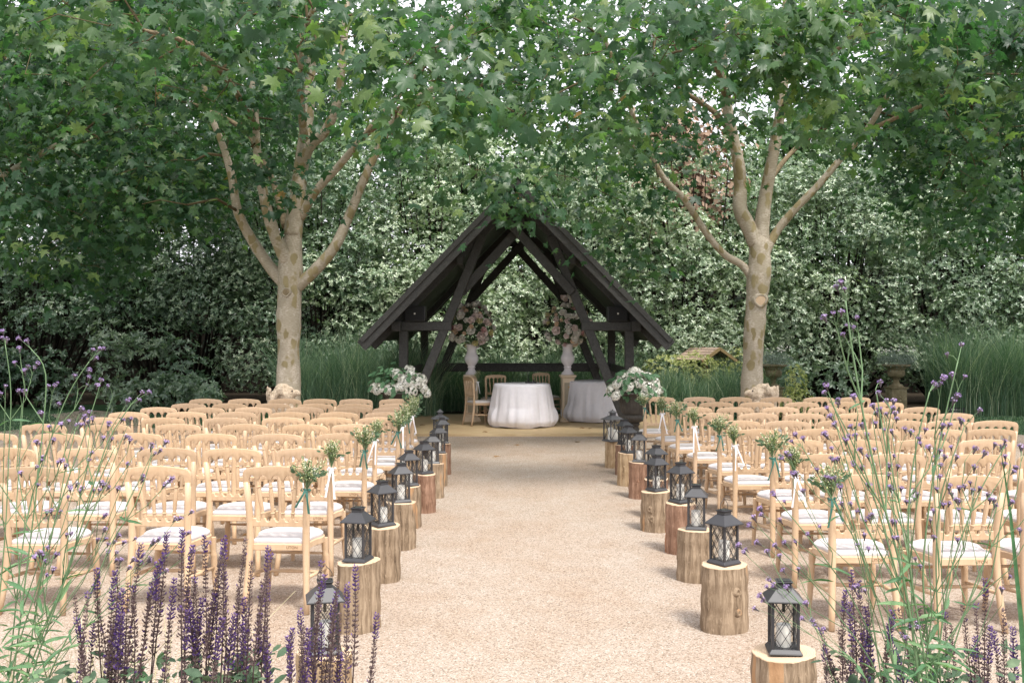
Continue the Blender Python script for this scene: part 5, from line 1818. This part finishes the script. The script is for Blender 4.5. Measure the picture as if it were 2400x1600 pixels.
# ------------------------------------------------------------------ carved stone lions in front of the trees
def lion(label, x, y, s):
    t = thing('stone_lion', label, 'statue', (x, y, 0), 0, 'stone lions before the plane trees')
    MB().box((0, 0, .06), (.52, .40, .12)).build('plinth', M['stone'], t, bevel=.012)
    m = MB()
    B = [((-.05, 0, .28), .19, (1.15, .8, 1)), ((-.02, 0, .45), .18, (.95, .8, 1.1)), ((.03, 0, .60), .17, (.95, .9, 1)),              # haunch, chest
         ((-.10, .05, .22), .14, (1.3, .8, .9)), ((-.10, -.09, .22), .13, (1.3, .6, .9)),                                                # hind legs
         ((.12, -.09, .22), .065, (.9, .9, 2.1)), ((.12, .09, .22), .065, (.9, .9, 2.1)), ((.17, -.09, .14), .06, (1.4, 1, .6)), ((.17, .09, .14), .06, (1.4, 1, .6)),
         ((.02, 0, .76), .155, (1, .9, 1.05)), ((-.06, 0, .70), .15, (.9, 1, 1.2)), ((-.08, 0, .58), .14, (.9, 1, 1.1)), ((0, 0, .88), .10, (1.1, .9, .7)),   # head and mane
         ((.13, 0, .80), .085, (1.1, .8, .75)), ((.20, 0, .815), .06, (1.0, .85, .7)), ((.235, 0, .80), .04, (.8, 1, .8)), ((.15, 0, .705), .055, (1.2, .8, .5)), ((.09, 0, .71), .07, (1, .8, .9)),
         ((.10, 0, .875), .05, (1.1, 1.1, .6)), ((-.01, -.09, .90), .035, (1, .6, 1)), ((-.01, .09, .90), .035, (1, .6, 1)), ((-.22, .02, .20), .05, (1.2, .8, .8))]
    gg = random.Random(int(x * 10))
    for k in range(60):                                        # locks of the mane
        a = gg.uniform(-2.4, 2.4)
        z = gg.uniform(.42, .90)
        rr = .155 + .03 * math.sin(z * 9)
        c = (-.05 - rr * .9 * math.cos(a), rr * math.sin(a), z)
        B.append((c, gg.uniform(.022, .04), (.8, .8, 2.0)))
    for c, r, sc in B:
        m.ball((c[0] * s, c[1], c[2]), r, 12, 8, sc)
    o = m.build('body', M['stone'], t)
    rm = o.modifiers.new('remesh', 'REMESH')
    rm.mode = 'VOXEL'
    rm.voxel_size = .014
    rm.use_smooth_shade = True
    tx = bpy.data.textures.new('carving', 'CLOUDS')
    tx.noise_scale = .035
    tx.noise_depth = 2
    dm = o.modifiers.new('carve', 'DISPLACE')
    dm.texture = tx
    dm.strength = .018
    dm.mid_level = .5
    dg = bpy.context.evaluated_depsgraph_get()
    me = bpy.data.meshes.new_from_object(o.evaluated_get(dg))
    o.modifiers.clear()
    o.data = me
    for sy in (-1, 1):
        MB().ball((.155 * s, sy * .062, .845), .012, 8, 6).build('eye', M['iron'], t, smooth=True)
    return t


lion('pale carved stone lion facing right before the left plane trunk', -3.50, 14.35, 1)
lion('pale carved stone lion facing left before the right plane trunk', 3.42, 14.35, -1)

# ------------------------------------------------------------------ stone urns on the lawn edge
def stone_urn(label, plant, x, y, seed):
    t = thing('stone_urn', label, 'urn', (x, y, 0), R(4), 'stone urns along the back bed')
    m = frustum(MB(), 0, .10, .20, .20)
    frustum(m, .10, .13, .19, .165)
    m.build('plinth_base', M['old_stone'], t, bevel=.008)
    frustum(MB(), .13, .56, .16, .155).build('plinth', M['old_stone'], t, bevel=.006)
    frustum(MB(), .56, .60, .165, .19).build('plinth_cap', M['old_stone'], t, bevel=.006)
    MB().lathe([(.0, 0), (.055, 0), (.055, .012), (.035, .02), (.028, .012), (.0, .012)], 18, cap=False).build('carved_boss', M['old_stone'], t, smooth='auto').matrix_local = Matrix.Translation((0, -.158, .36)) @ Matrix.Rotation(R(90), 4, 'X')
    prof = [(.0, 0), (.14, 0), (.145, .02), (.12, .04), (.075, .065), (.055, .11), (.06, .15), (.085, .165), (.07, .18), (.13, .20), (.165, .24), (.17, .30), (.155, .34), (.19, .38), (.245, .41), (.275, .425), (.275, .45), (.25, .455), (.22, .43), (.0, .42)]
    o = MB().lathe(prof, 40, cap=False, fn=lambda r, a, z: r * (1 + (.03 * math.sin(a * 12) if .19 < z < .33 else 0))).build('bowl', M['old_stone'], t, smooth='auto')
    o.location = (0, 0, .6)
    g = np.random.default_rng(seed)
    p = thing('silver_plant', plant, 'plant', (x, y, 1.04), 0, 'silver plants in the stone urns')
    N = 2200
    d = norm(g.normal(size=(N, 3)) * np.array([1, 1, .7]) + np.array([0, 0, .25]))
    pos = d * (g.random(N) ** .5)[:, None] * np.array([.40, .36, .22]) + np.array([0, 0, .08])
    sz = g.uniform(.02, .05, N)
    tag(obj('foliage', scatter_mesh('foliage', LQ_V, LQ_F, pos, frames(g.normal(size=(N, 3)) + d, d + g.normal(size=(N, 3)) * .5), np.stack([sz * .8, sz, sz], 1), M['silver_leaf'], g.random(N)), p), kind='stuff')
    hm = MB()
    for k in range(9):
        q = norm(g.normal(size=3))
        hm.ball(tuple(q * .55), .5, 6, 4)
    hm = hm.mesh('flower_head', M['petal_ivory'], True)
    m = MB()
    for k in range(26):
        q = np.array([g.uniform(-.3, .3), g.uniform(-.25, .2), g.uniform(.25, .38)])
        m.tube([(q[0] * .5, q[1] * .5, .05), tuple(q)], [.003, .002], 4)
        obj('flower_head', hm, p, tuple(q), None, float(g.uniform(.012, .019)))
    m.build('stems', M['herb_stem'], p)


stone_urn('weathered stone urn and plinth just right of the right trunk', 'silver foliage plant with pale flowers in the urn by the right trunk', 4.98, 20.0, 81)
stone_urn('weathered stone urn on square plinth standing before the dark hollow at right', 'silver foliage plant with pale flowers in the rightmost stone urn', 7.45, 20.0, 82)

# little shingled roof on a post behind the grass
t = thing('shingled_bird_table', 'small post with shingled pitched wooden roof behind the grass at right', 'bird table', (4.08, 22.6, 0), R(38))
MB().box((0, 0, .55), (.10, .10, 1.1)).build('post', M['post_wood'], t, bevel=.006)
for s in (-1, 1):
    for k in range(5):
        for j in range(6):
            a = Vector((s * .56, 0, 1.08)).lerp(Vector((0, 0, 1.36)), k / 5)
            b = Vector((s * .56, 0, 1.08)).lerp(Vector((0, 0, 1.36)), min(1, (k + 1.25) / 5))
            m = MB()
            y0 = -.42 + j * .14
            up = Vector((s * .28, 0, .56)).normalized()
            vs = [a + up * .018 + Vector((0, y0, 0)), a + up * .018 + Vector((0, y0 + .134, 0)), b + up * .004 + Vector((0, y0 + .134, 0)), b + up * .004 + Vector((0, y0, 0))]
            m.add(vs + [v - up * .014 for v in vs], [(0, 1, 2, 3), (7, 6, 5, 4), (0, 4, 5, 1), (1, 5, 6, 2), (2, 6, 7, 3), (3, 7, 4, 0)])
            m.build('shingle', M['shingle'], t)
    m = MB()
    m.beam((s * .58, -.44, 1.045), (0, -.44, 1.335), .07, .025)
    m.build('barge_board', M['post_wood'], t)
    m = MB()
    m.beam((s * .55, .40, 1.055), (0, .40, 1.33), .06, .025)
    m.build('barge_board', M['post_wood'], t)

# black notice at the bed edge
t = thing('notice_plaque', 'small black notice plaque at the foot of the grass at right', 'sign', (8.72, 20.15, 0), R(-4))
for sx in (-.12, .12):
    MB().box((sx, .012, .06), (.015, .012, .16)).build('stake', M['black_plastic'], t)
pl = MB().box((0, 0, .115), (.34, .012, .12)).build('plate', M['black_plastic'], t, bevel=.002)
cu = bpy.data.curves.new('lettering', 'FONT')
cu.body = 'Caution'
cu.size = .06
cu.align_x = 'CENTER'
tmp = bpy.data.objects.new('lettering', cu)
COL.objects.link(tmp)
st = bpy.data.meshes.new_from_object(tmp.evaluated_get(bpy.context.evaluated_depsgraph_get()))
bpy.data.objects.remove(tmp)
for v_ in st.vertices:
    v_.co = (v_.co.x, -.0085, .115 + v_.co.y)
st.materials.clear()
st.materials.append(M['badge'])
obj('lettering', st, pl)
MB().box((0, -.0075, .083), (.2, .002, .006)).build('rule', M['badge'], pl)

# ------------------------------------------------------------------ foreground: verbena and salvia in the flower beds
def head_mesh(seed):
    """a verbena head: dark calyces with small five-lobed lilac flowers on top"""
    g = np.random.default_rng(seed)
    m = MB()
    m.lathe([(.0012, -.016), (.0026, -.008), (.0055, -.001), (.0068, .004), (.003, .007)], 7)
    cal = m.mesh('calyx', M['verbena_calyx'], True)
    fv = [(0, 0, .0)]
    for k in range(10):
        a = k * math.pi / 5
        r = 1.0 if k % 2 == 0 else .42
        fv.append((r * math.cos(a), r * math.sin(a), .08))
    ff = [(0, i, i % 10 + 1) for i in range(1, 11)]
    n = int(g.integers(13, 20))
    d = norm(g.normal(size=(n, 3)) * np.array([1, 1, .5]) + np.array([0, 0, .55]))
    pos = d * np.array([.0095, .0095, .0065]) + np.array([0, 0, .004])
    fl = scatter_mesh('flower_head', fv, ff, pos, frames(d + g.normal(size=(n, 3)) * .2, g.normal(size=(n, 3))), g.uniform(.0030, .0044, n), M['verbena_bloom'], g.random(n))
    bm = bmesh.new()
    bm.from_mesh(fl)
    k0 = len(bm.faces)
    bm.from_mesh(cal)
    bm.faces.ensure_lookup_table()
    for f in bm.faces[k0:]:
        f.material_index = 1
    bm.to_mesh(fl)
    bm.free()
    fl.materials.append(M['verbena_calyx'])
    return fl


HEADS = [head_mesh(500 + k) for k in range(5)]
VLEAF = [scatter_mesh('leaf', [(0, 0, 0), (.085, .2, .03), (.075, .45, .02), (.085, .5, .0), (.05, .75, -.05), (0, 1, -.16), (-.05, .75, -.05), (-.085, .5, .0), (-.075, .45, .02), (-.085, .2, .03), (0, .4, -.03)],
                      [(10, i, (i + 1) % 10) for i in range(10)], np.zeros((1, 3)), np.eye(3)[None], np.ones(1), M['herb_leaf'], np.array([.15 + .25 * k])) for k in range(4)]


def verbena(label, base, stems, seed, leaves=True):
    """stems: list of (list of world points, radius); side shoots fork off in pairs and carry the heads"""
    g = np.random.default_rng(seed)
    root = thing('verbena', label, 'flowering plant', base, 0, 'tall verbena in the flower beds')
    b0 = Vector(base)

    def put_head(p, d):
        fl = HEADS[int(g.integers(5))]
        q = Vector(d).to_track_quat('Z', 'Y')
        s = float(g.uniform(.6, .95))
        h = obj('flower_head', fl, root)
        h.matrix_local = Matrix.Translation(Vector(p)) @ q.to_matrix().to_4x4() @ Matrix.Scale(s, 4)

    def put_leaf(p, d, s):
        o = obj('leaf', VLEAF[int(g.integers(4))], root)
        rm = frames(np.array([[0, -.35, 1.0]]) + g.normal(size=(1, 3)) * .35, np.array([list(d)]))[0]
        o.matrix_local = Matrix.Translation(Vector(p)) @ Matrix(rm.tolist()).to_4x4() @ Matrix.Scale(float(s), 4)

    def cluster(m, p, d, n, r):
        for k in range(n):
            a = g.uniform(0, 6.28)
            q = p + d * float(g.uniform(.012, .05)) + Vector((math.cos(a), math.sin(a) * .8, 0)) * float(g.uniform(.006, .032))
            m.tube([p, (p + q) / 2 + d * .006, q], [r * .7, r * .6, r * .55], 4, cap=False)
            put_head(q, d + Vector((math.cos(a) * .25, math.sin(a) * .25, 0)))

    for pts, r in stems:
        m = MB()
        P0 = [Vector(p) - b0 for p in pts]
        P = []
        for i in range(len(P0) - 1):
            a_, b_, c_, d_ = P0[max(i - 1, 0)], P0[i], P0[i + 1], P0[min(i + 2, len(P0) - 1)]
            for k in range(4):
                t = k / 4
                P.append(0.5 * ((2 * b_) + (c_ - a_) * t + (2 * a_ - 5 * b_ + 4 * c_ - d_) * t * t + (3 * b_ - a_ - 3 * c_ + d_) * t ** 3))
        P.append(P0[-1])
        m.tube(P, [lerp(r, r * .5, i / (len(P) - 1)) for i in range(len(P))], 5)
        L = [(P[i + 1] - P[i]).length for i in range(len(P) - 1)]
        tot = sum(L)

        def at(t):
            s = t * tot
            for i, l in enumerate(L):
                if s <= l or i == len(L) - 1:
                    return P[i].lerp(P[i + 1], min(1, s / l)), (P[i + 1] - P[i]).normalized()
                s -= l
        p, d = at(1.0)
        cluster(m, p, d, int(g.integers(2, 5)), r * .5)
        # paired side shoots
        nn = 3 if tot > .8 else 2
        for j in range(nn):
            t = .52 + .16 * j + g.uniform(-.03, .03)
            if t > .95:
                continue
            p, d = at(t)
            a0 = g.uniform(0, 3.14)
            for s in (-1, 1):
                if g.random() < .12:
                    continue
                out = Vector((math.cos(a0) * s, math.sin(a0) * s * .6, 0))
                ln = tot * (1 - t) * g.uniform(.55, 1.0)
                q1 = p + (d * .75 + out * .55) * (ln * .5)
                q2 = q1 + (d * .92 + out * .22) * (ln * .5)
                m.tube([p, q1, q2], [r * .6, r * .5, r * .38], 4, cap=False)
                cluster(m, q2, (q2 - q1).normalized(), int(g.integers(1, 4)), r * .4)
                if g.random() < .45:
                    o2 = Vector((-out.y, out.x, 0)) * (1 if g.random() < .5 else -1)
                    q3 = q1 + (d * .8 + o2 * .4) * (ln * .4)
                    m.tube([q1, (q1 + q3) / 2 + d * .01, q3], [r * .4, r * .36, r * .3], 4, cap=False)
                    cluster(m, q3, d, int(g.integers(1, 3)), r * .35)
                if leaves and g.random() < .8:
                    put_leaf(p, out * .9 + d * .35, g.uniform(.03, .07))
        if leaves:
            for j in range(int(tot / .06)):
                t = .12 + .06 * j / tot + g.uniform(-.02, .02)
                if t > .62:
                    break
                p, d = at(max(.0, t))
                a0 = g.uniform(0, 6.28)
                for s in (-1, 1):
                    out = Vector((math.cos(a0) * s, math.sin(a0) * s * .7, 0))
                    put_leaf(p, out + d * g.uniform(-.2, .5), g.uniform(.06, .13) * (1.25 - t))
        m.build('stem', M['herb_stem'], root, smooth=True)
    return root


def vp(x, y, Y):
    return V(x, y, Y)


def stem(path, Y, r=.0024, dy=.0, foot=None):
    """a stem from its foot in the bed through points seen in the photograph"""
    pts = []
    n = len(path)
    first = vp(path[0][0], path[0][1], Y)
    if foot is None:
        d = first - vp(path[1][0], path[1][1], Y)
        k = first.z / max(.05, d.z * -1) if d.z < 0 else 0
        fx = first.x + max(-.25, min(.25, (first.x - vp(path[1][0], path[1][1], Y).x) * 1.2))
        foot = (fx, Y + .03, .0)
    pts.append(Vector(foot))
    pts.append(Vector(foot).lerp(first, .6))
    for i, (x, y) in enumerate(path):
        pts.append(vp(x, y, Y + dy * i / max(1, n - 1)))
    return (pts, r)


verbena('tall verbena with many lilac heads at the far left edge', (-1.48, 3.05, 0),
        [stem([(30, 1560), (75, 1200), (95, 1020), (105, 860), (70, 800)], 3.0, .0030),
         stem([(20, 1560), (60, 1200), (120, 1000), (160, 900), (205, 830)], 3.1, .0028),
         stem([(60, 1560), (100, 1300), (150, 1120), (190, 1010), (225, 900)], 3.0, .0028),
         stem([(-20, 1560), (10, 1250), (20, 1050), (25, 900), (12, 790)], 3.05, .0026)], 21)
verbena('verbena with green leaves leaning right in front of the second chair', (-1.25, 2.95, 0),
        [stem([(70, 1560), (160, 1300), (210, 1130), (250, 1010), (300, 930)], 2.9, .0030),
         stem([(60, 1560), (140, 1350), (190, 1200), (230, 1100), (262, 1030)], 2.95, .0028),
         stem([(110, 1560), (200, 1380), (260, 1240), (310, 1160), (345, 1060)], 2.85, .0026),
         stem([(20, 1560), (90, 1330), (130, 1180), (150, 1080), (172, 990)], 2.9, .0026)], 22)
verbena('verbena with small heads low over the left flower bed', (-1.1, 2.9, 0),
        [stem([(80, 1560), (220, 1420), (320, 1330), (390, 1270), (420, 1235)], 2.85, .0022),
         stem([(40, 1560), (100, 1440), (150, 1330), (190, 1270), (215, 1215)], 2.95, .0022)], 23)
verbena('verbena with thick stems fanning up against the right chairs', (1.5, 2.7, 0),
        [stem([(2110, 1560), (2075, 1330), (2030, 1160), (1992, 1000), (1960, 820), (1942, 690)], 2.55, .0042),
         stem([(2120, 1560), (2060, 1320), (2000, 1120), (1950, 1000), (1912, 930)], 2.6, .0030),
         stem([(2130, 1560), (2090, 1300), (2090, 1130), (2110, 1000), (2135, 900)], 2.55, .0032),
         stem([(2140, 1560), (2120, 1330), (2140, 1120), (2170, 960), (2200, 830)], 2.6, .0034)], 24)
verbena('verbena with loose lilac heads arching left over the logs', (1.35, 2.75, 0),
        [stem([(2040, 1560), (1960, 1380), (1900, 1290), (1850, 1225), (1800, 1165)], 2.65, .0026),
         stem([(2020, 1560), (1930, 1420), (1860, 1330), (1800, 1270), (1752, 1220)], 2.7, .0024),
         stem([(2060, 1560), (1990, 1300), (1930, 1180), (1880, 1090), (1845, 1030)], 2.7, .0026),
         stem([(1990, 1560), (1900, 1480), (1840, 1390), (1800, 1340), (1775, 1290)], 2.6, .0022)], 25)
verbena('verbena with slender stems spreading right before the right chairs', (1.75, 2.8, 0),
        [stem([(2150, 1560), (2180, 1330), (2225, 1190), (2260, 1110), (2300, 1040)], 2.7, .0028),
         stem([(2160, 1560), (2150, 1300), (2160, 1150), (2185, 1060), (2215, 980)], 2.75, .0028),
         stem([(2170, 1560), (2240, 1340), (2290, 1230), (2330, 1150), (2345, 1060)], 2.7, .0024),
         stem([(2100, 1560), (2090, 1300), (2070, 1180), (2050, 1080), (2030, 960)], 2.8, .0028)], 26)


# --- salvia spikes
def spike_meshes(seed, L, bloom):
    """a flower spike: purple-brown calyces in whorls; the upper whorls in bloom"""
    g = np.random.default_rng(seed)
    m = MB()
    bend = g.normal(0, .02, 2)
    P = [Vector((bend[0] * t * t, bend[1] * t * t, L * t)) for t in np.linspace(0, 1, 6)]
    m.tube(P, [.0021, .0019, .0017, .0014, .001, .0006], 5)
    st = m.mesh('stalk', M['salvia_stem'], True)
    pos, nrm, sc, b = [], [], [], []
    z = L * .18
    while z < L * .985:
        t = z / L
        cnt = 6
        for k in range(cnt):
            a = 2 * math.pi * k / cnt + g.uniform(-.3, .3)
            rr = .0050 * (1.18 - .75 * t) * g.uniform(.8, 1.2)
            pos.append((bend[0] * t * t + rr * math.cos(a), bend[1] * t * t + rr * math.sin(a), z + g.normal(0, .0015)))
            nrm.append((math.cos(a), math.sin(a), .75))
            sc.append(.0115 * (1.2 - .62 * t) * g.uniform(.8, 1.2))
            b.append((t > 1 - bloom and g.random() < .82) or g.random() < .05)
        z += .0150 * (1.25 - .68 * t)
    pos, nrm, sc, b = np.array(pos), np.array(nrm), np.array(sc), np.array(b)
    tv = [(-.16, 0, 0), (.16, 0, 0), (.34, .62, .1), (0, 1.0, .22), (-.34, .62, .1), (0, .55, -.16)]
    tf = [(0, 1, 5), (1, 2, 5), (2, 3, 5), (3, 4, 5), (4, 0, 5)]
    up = np.cross(nrm, np.array([0, 0, 1.0]))
    rot = frames(np.cross(up, nrm), nrm)
    ca = scatter_mesh('calyces', tv, tf, pos, rot, sc * .98, M['salvia_calyx'], np.clip(g.normal(.5, .25, len(pos)), 0, 1))
    fl = None
    if b.any():
        fl = scatter_mesh('blooms', tv, tf, pos[b] + nrm[b] * .002, rot[b], sc[b] * 1.2, M['salvia_bloom'], np.clip(g.normal(.5, .25, b.sum()), 0, 1))
    return st, ca, fl


SPK = [spike_meshes(600 + k, L, bl) for k, (L, bl) in enumerate(((.36, .2), (.42, .15), (.33, .34), (.28, .6), (.38, .06), (.33, .22), (.24, .5), (.40, .0)))]
SLEN = [.36, .42, .33, .28, .38, .33, .24, .40]


def salvia(label, base, tips, Y, seed, nleaf=16, leaf_top=.72):
    g = np.random.default_rng(seed)
    root = thing('salvia', label, 'flowering plant', base, 0, 'purple salvia in the flower beds')
    b0 = Vector(base)
    m = MB()
    tips = list(tips) + [(x + g.normal(0, 16), y + abs(g.normal(35, 40)), int(g.choice([7, 4, 1, 7, 5]))) for (x, y, k_) in tips if g.random() < .08]
    for (x, y, kind) in tips:
        yy = Y + g.uniform(-.14, .14)
        tip = vp(x, y, yy) - b0
        L = SLEN[kind]
        lean = Vector((tip.x * .62 / max(.3, tip.z) + g.normal(0, .03), g.normal(0, .04), 1)).normalized()
        foot = tip - lean * L
        o = thing_part = bpy.data.objects.new('flower_spike', SPK[kind][0])
        COL.objects.link(o)
        o.parent = root
        q = lean.to_track_quat('Z', 'Y')
        o.matrix_local = Matrix.Translation(foot) @ q.to_matrix().to_4x4() @ Matrix.Rotation(g.uniform(0, 6.28), 4, 'Z')
        tag(obj('calyces', SPK[kind][1], o), kind='stuff')
        if SPK[kind][2] is not None:
            tag(obj('blooms', SPK[kind][2], o), kind='stuff')
        gx = tip.x * .25 + g.normal(0, .05)
        m.tube([(gx, g.normal(0, .05), .0), (lerp(gx, foot.x, .55), foot.y * .6, foot.z * .55), foot], [.0032, .0027, .0021], 5, cap=False)
    m.build('stems', M['salvia_stem'], root, smooth=True)
    wx = max(abs(vp(t[0], t[1], Y).x - b0.x) for t in tips) * .8
    for k in range(nleaf):
        o = obj('leaf', VLEAF[int(g.integers(4))], root)
        a = g.uniform(0, 6.28)
        rm = frames(np.array([[0, -.5, 1.0]]) + g.normal(size=(1, 3)) * .4, np.array([[math.cos(a), math.sin(a), g.uniform(-.1, .7)]]))[0]
        s = float(g.uniform(.045, .075))
        o.matrix_local = Matrix.Translation((g.uniform(-wx, wx) * .8, g.uniform(-.14, .1), g.uniform(.35, leaf_top))) @ Matrix(rm.tolist()).to_4x4() @ Matrix.Diagonal((s * 1.7, s, s, 1))
    N = 300
    pos = np.stack([g.uniform(-wx, wx, N), g.uniform(-.16, .12, N), g.uniform(.1, leaf_top, N)], 1)
    a = g.uniform(0, 6.28, N)
    sz = g.uniform(.03, .06, N)
    tag(obj('low_foliage', scatter_mesh('low_foliage', LB_V, LB_F, pos, frames(np.array([0, -.4, 1]) + g.normal(size=(N, 3)) * .4, np.stack([np.cos(a), np.sin(a), g.uniform(-.2, .7, N)], 1)), np.stack([sz * 1.3, sz, sz], 1), M['sage_leaf'], g.random(N)), root), kind='stuff')
    return root


T1 = [(213, 1300, 5), (175, 1360, 7), (258, 1310, 2), (275, 1345, 3), (318, 1250, 1), (350, 1270, 6), (368, 1290, 2), (290, 1400, 3), (240, 1340, 4), (330, 1340, 4), (390, 1222, 0), (300, 1330, 7), (270, 1290, 7), (205, 1420, 5), (345, 1330, 7), (262, 1430, 6)]
T2 = [(412, 1215, 0), (420, 1250, 5), (400, 1330, 2), (440, 1340, 3), (478, 1228, 1), (485, 1255, 4), (455, 1370, 3), (425, 1400, 2), (520, 1232, 0), (560, 1230, 7), (540, 1300, 5), (498, 1360, 2), (470, 1320, 4), (510, 1300, 7), (538, 1400, 3), (448, 1300, 7), (505, 1420, 2)]
T3 = [(578, 1280, 7), (595, 1270, 4), (622, 1262, 5), (600, 1330, 7), (570, 1370, 3), (590, 1410, 2), (615, 1330, 0), (560, 1430, 3), (615, 1440, 2), (548, 1340, 7), (632, 1480, 6)]
T4 = [(722, 1292, 4), (718, 1320, 5), (770, 1330, 7), (800, 1340, 0), (828, 1305, 5), (745, 1360, 5), (690, 1400, 0), (700, 1440, 3), (668, 1460, 2), (735, 1430, 2), (760, 1400, 0), (785, 1400, 7), (880, 1420, 5), (720, 1470, 3), (650, 1440, 5), (775, 1500, 2)]
T5 = [(1920, 1350, 5), (1960, 1310, 0), (1945, 1385, 2), (1985, 1390, 3), (1968, 1330, 1), (1910, 1440, 4), (2000, 1370, 7), (1930, 1440, 7), (1975, 1440, 3), (1940, 1500, 6), (2020, 1400, 5), (1898, 1500, 7)]
T6 = [(2110, 1390, 7), (2150, 1400, 4), (2205, 1380, 7), (2235, 1390, 4), (2258, 1330, 1), (2300, 1390, 7), (2275, 1440, 2), (2180, 1430, 7), (2060, 1390, 7), (2310, 1450, 5), (2340, 1440, 3), (2080, 1440, 4), (2225, 1470, 5), (2130, 1480, 7), (2040, 1450, 3)]
salvia('purple salvia clump with dark spent spikes nearest the left verbena', (-1.22, 2.85, 0), T1, 2.82, 31)
salvia('purple salvia clump with the tallest spikes in front of the left chairs', (-.98, 2.85, 0), T2, 2.82, 32)
salvia('salvia clump of mostly brown seeding spikes before the left front chair', (-.80, 2.9, 0), T3, 2.86, 33)
salvia('salvia leaning right across the nearest left lantern', (-.58, 2.9, 0), T4, 2.8, 34, 6, .58)
salvia('purple salvia clump beside the nearest right log', (1.06, 2.9, 0), T5, 2.85, 35)
salvia('dark salvia clump in the bottom right corner', (1.42, 2.95, 0), T6, 2.9, 36)
grass_clump('pale dry grass wisps low in the left flower bed', (-1.35, 3.1, 0), .3, .2, .72, 260, 51, .3, 'dry_grass', 'dry_grass', (.002, .005))
# long blade at the right edge
m = MB()
pts = [(0, 0, 0), (-.02, 0, .45), (-.045, 0, .85), (-.075, 0, 1.15), (-.10, 0, 1.32)]
vs, fs = [], []
for i, p in enumerate(pts):
    w_ = .0085 * (1 - (i / 4) ** 2) + .0006
    vs += [(p[0] - w_, p[1], p[2]), (p[0], p[1] + .003, p[2]), (p[0] + w_, p[1], p[2])]
for i in range(4):
    for k in range(2):
        fs.append((i * 3 + k, i * 3 + k + 1, i * 3 + k + 4, i * 3 + k + 3))
me = m.add(vs, fs).mesh('sword_leaf', M['herb_leaf'], True)
at = me.attributes.new('rnd', 'FLOAT', 'POINT')
t = obj('sword_leaf', me, None, (1.43, 2.78, 0))
tag(t, 'single long green sword leaf rising at the right edge', 'leaf')

# ------------------------------------------------------------------ fallen leaves on gravel and deck
FL = scatter_mesh('fallen_leaf', LT_LO, LF_LO, np.zeros((1, 3)), np.eye(3)[None], np.ones(1), M['dead_leaf'], np.array([.5]))
for lab, px, py, z in (('curled brown leaf on the gravel left of centre before the deck', 1160, 1070, 0), ('brown leaf on the gravel just below the deck edge near centre', 1215, 1043, 0), ('brown leaf on the gravel toward the right large lantern', 1352, 1036, 0),
                       ('brown leaf on the deck left of the front tablecloth', 1138, 1012, .04), ('brown leaf on the deck between the two tablecloths', 1366, 1003, .04), ('brown leaf on the deck before the right tablecloth', 1384, 1004, .04), ('brown leaf on the deck left of the side-on chair', 988, 996, .04), ('small brown leaf on the gravel under the left front chairs', 575, 1253, 0)):
    Y_ = F * (EYE - z) / (py - CY)
    o = obj('fallen_leaf', FL, None, ((px - CX) / F * Y_, Y_, z + .014), (R(random.uniform(-12, 12)), R(random.uniform(-12, 12)), random.uniform(0, 6)), random.uniform(.09, .13))
    tag(o, lab, 'leaf', 'fallen leaves')
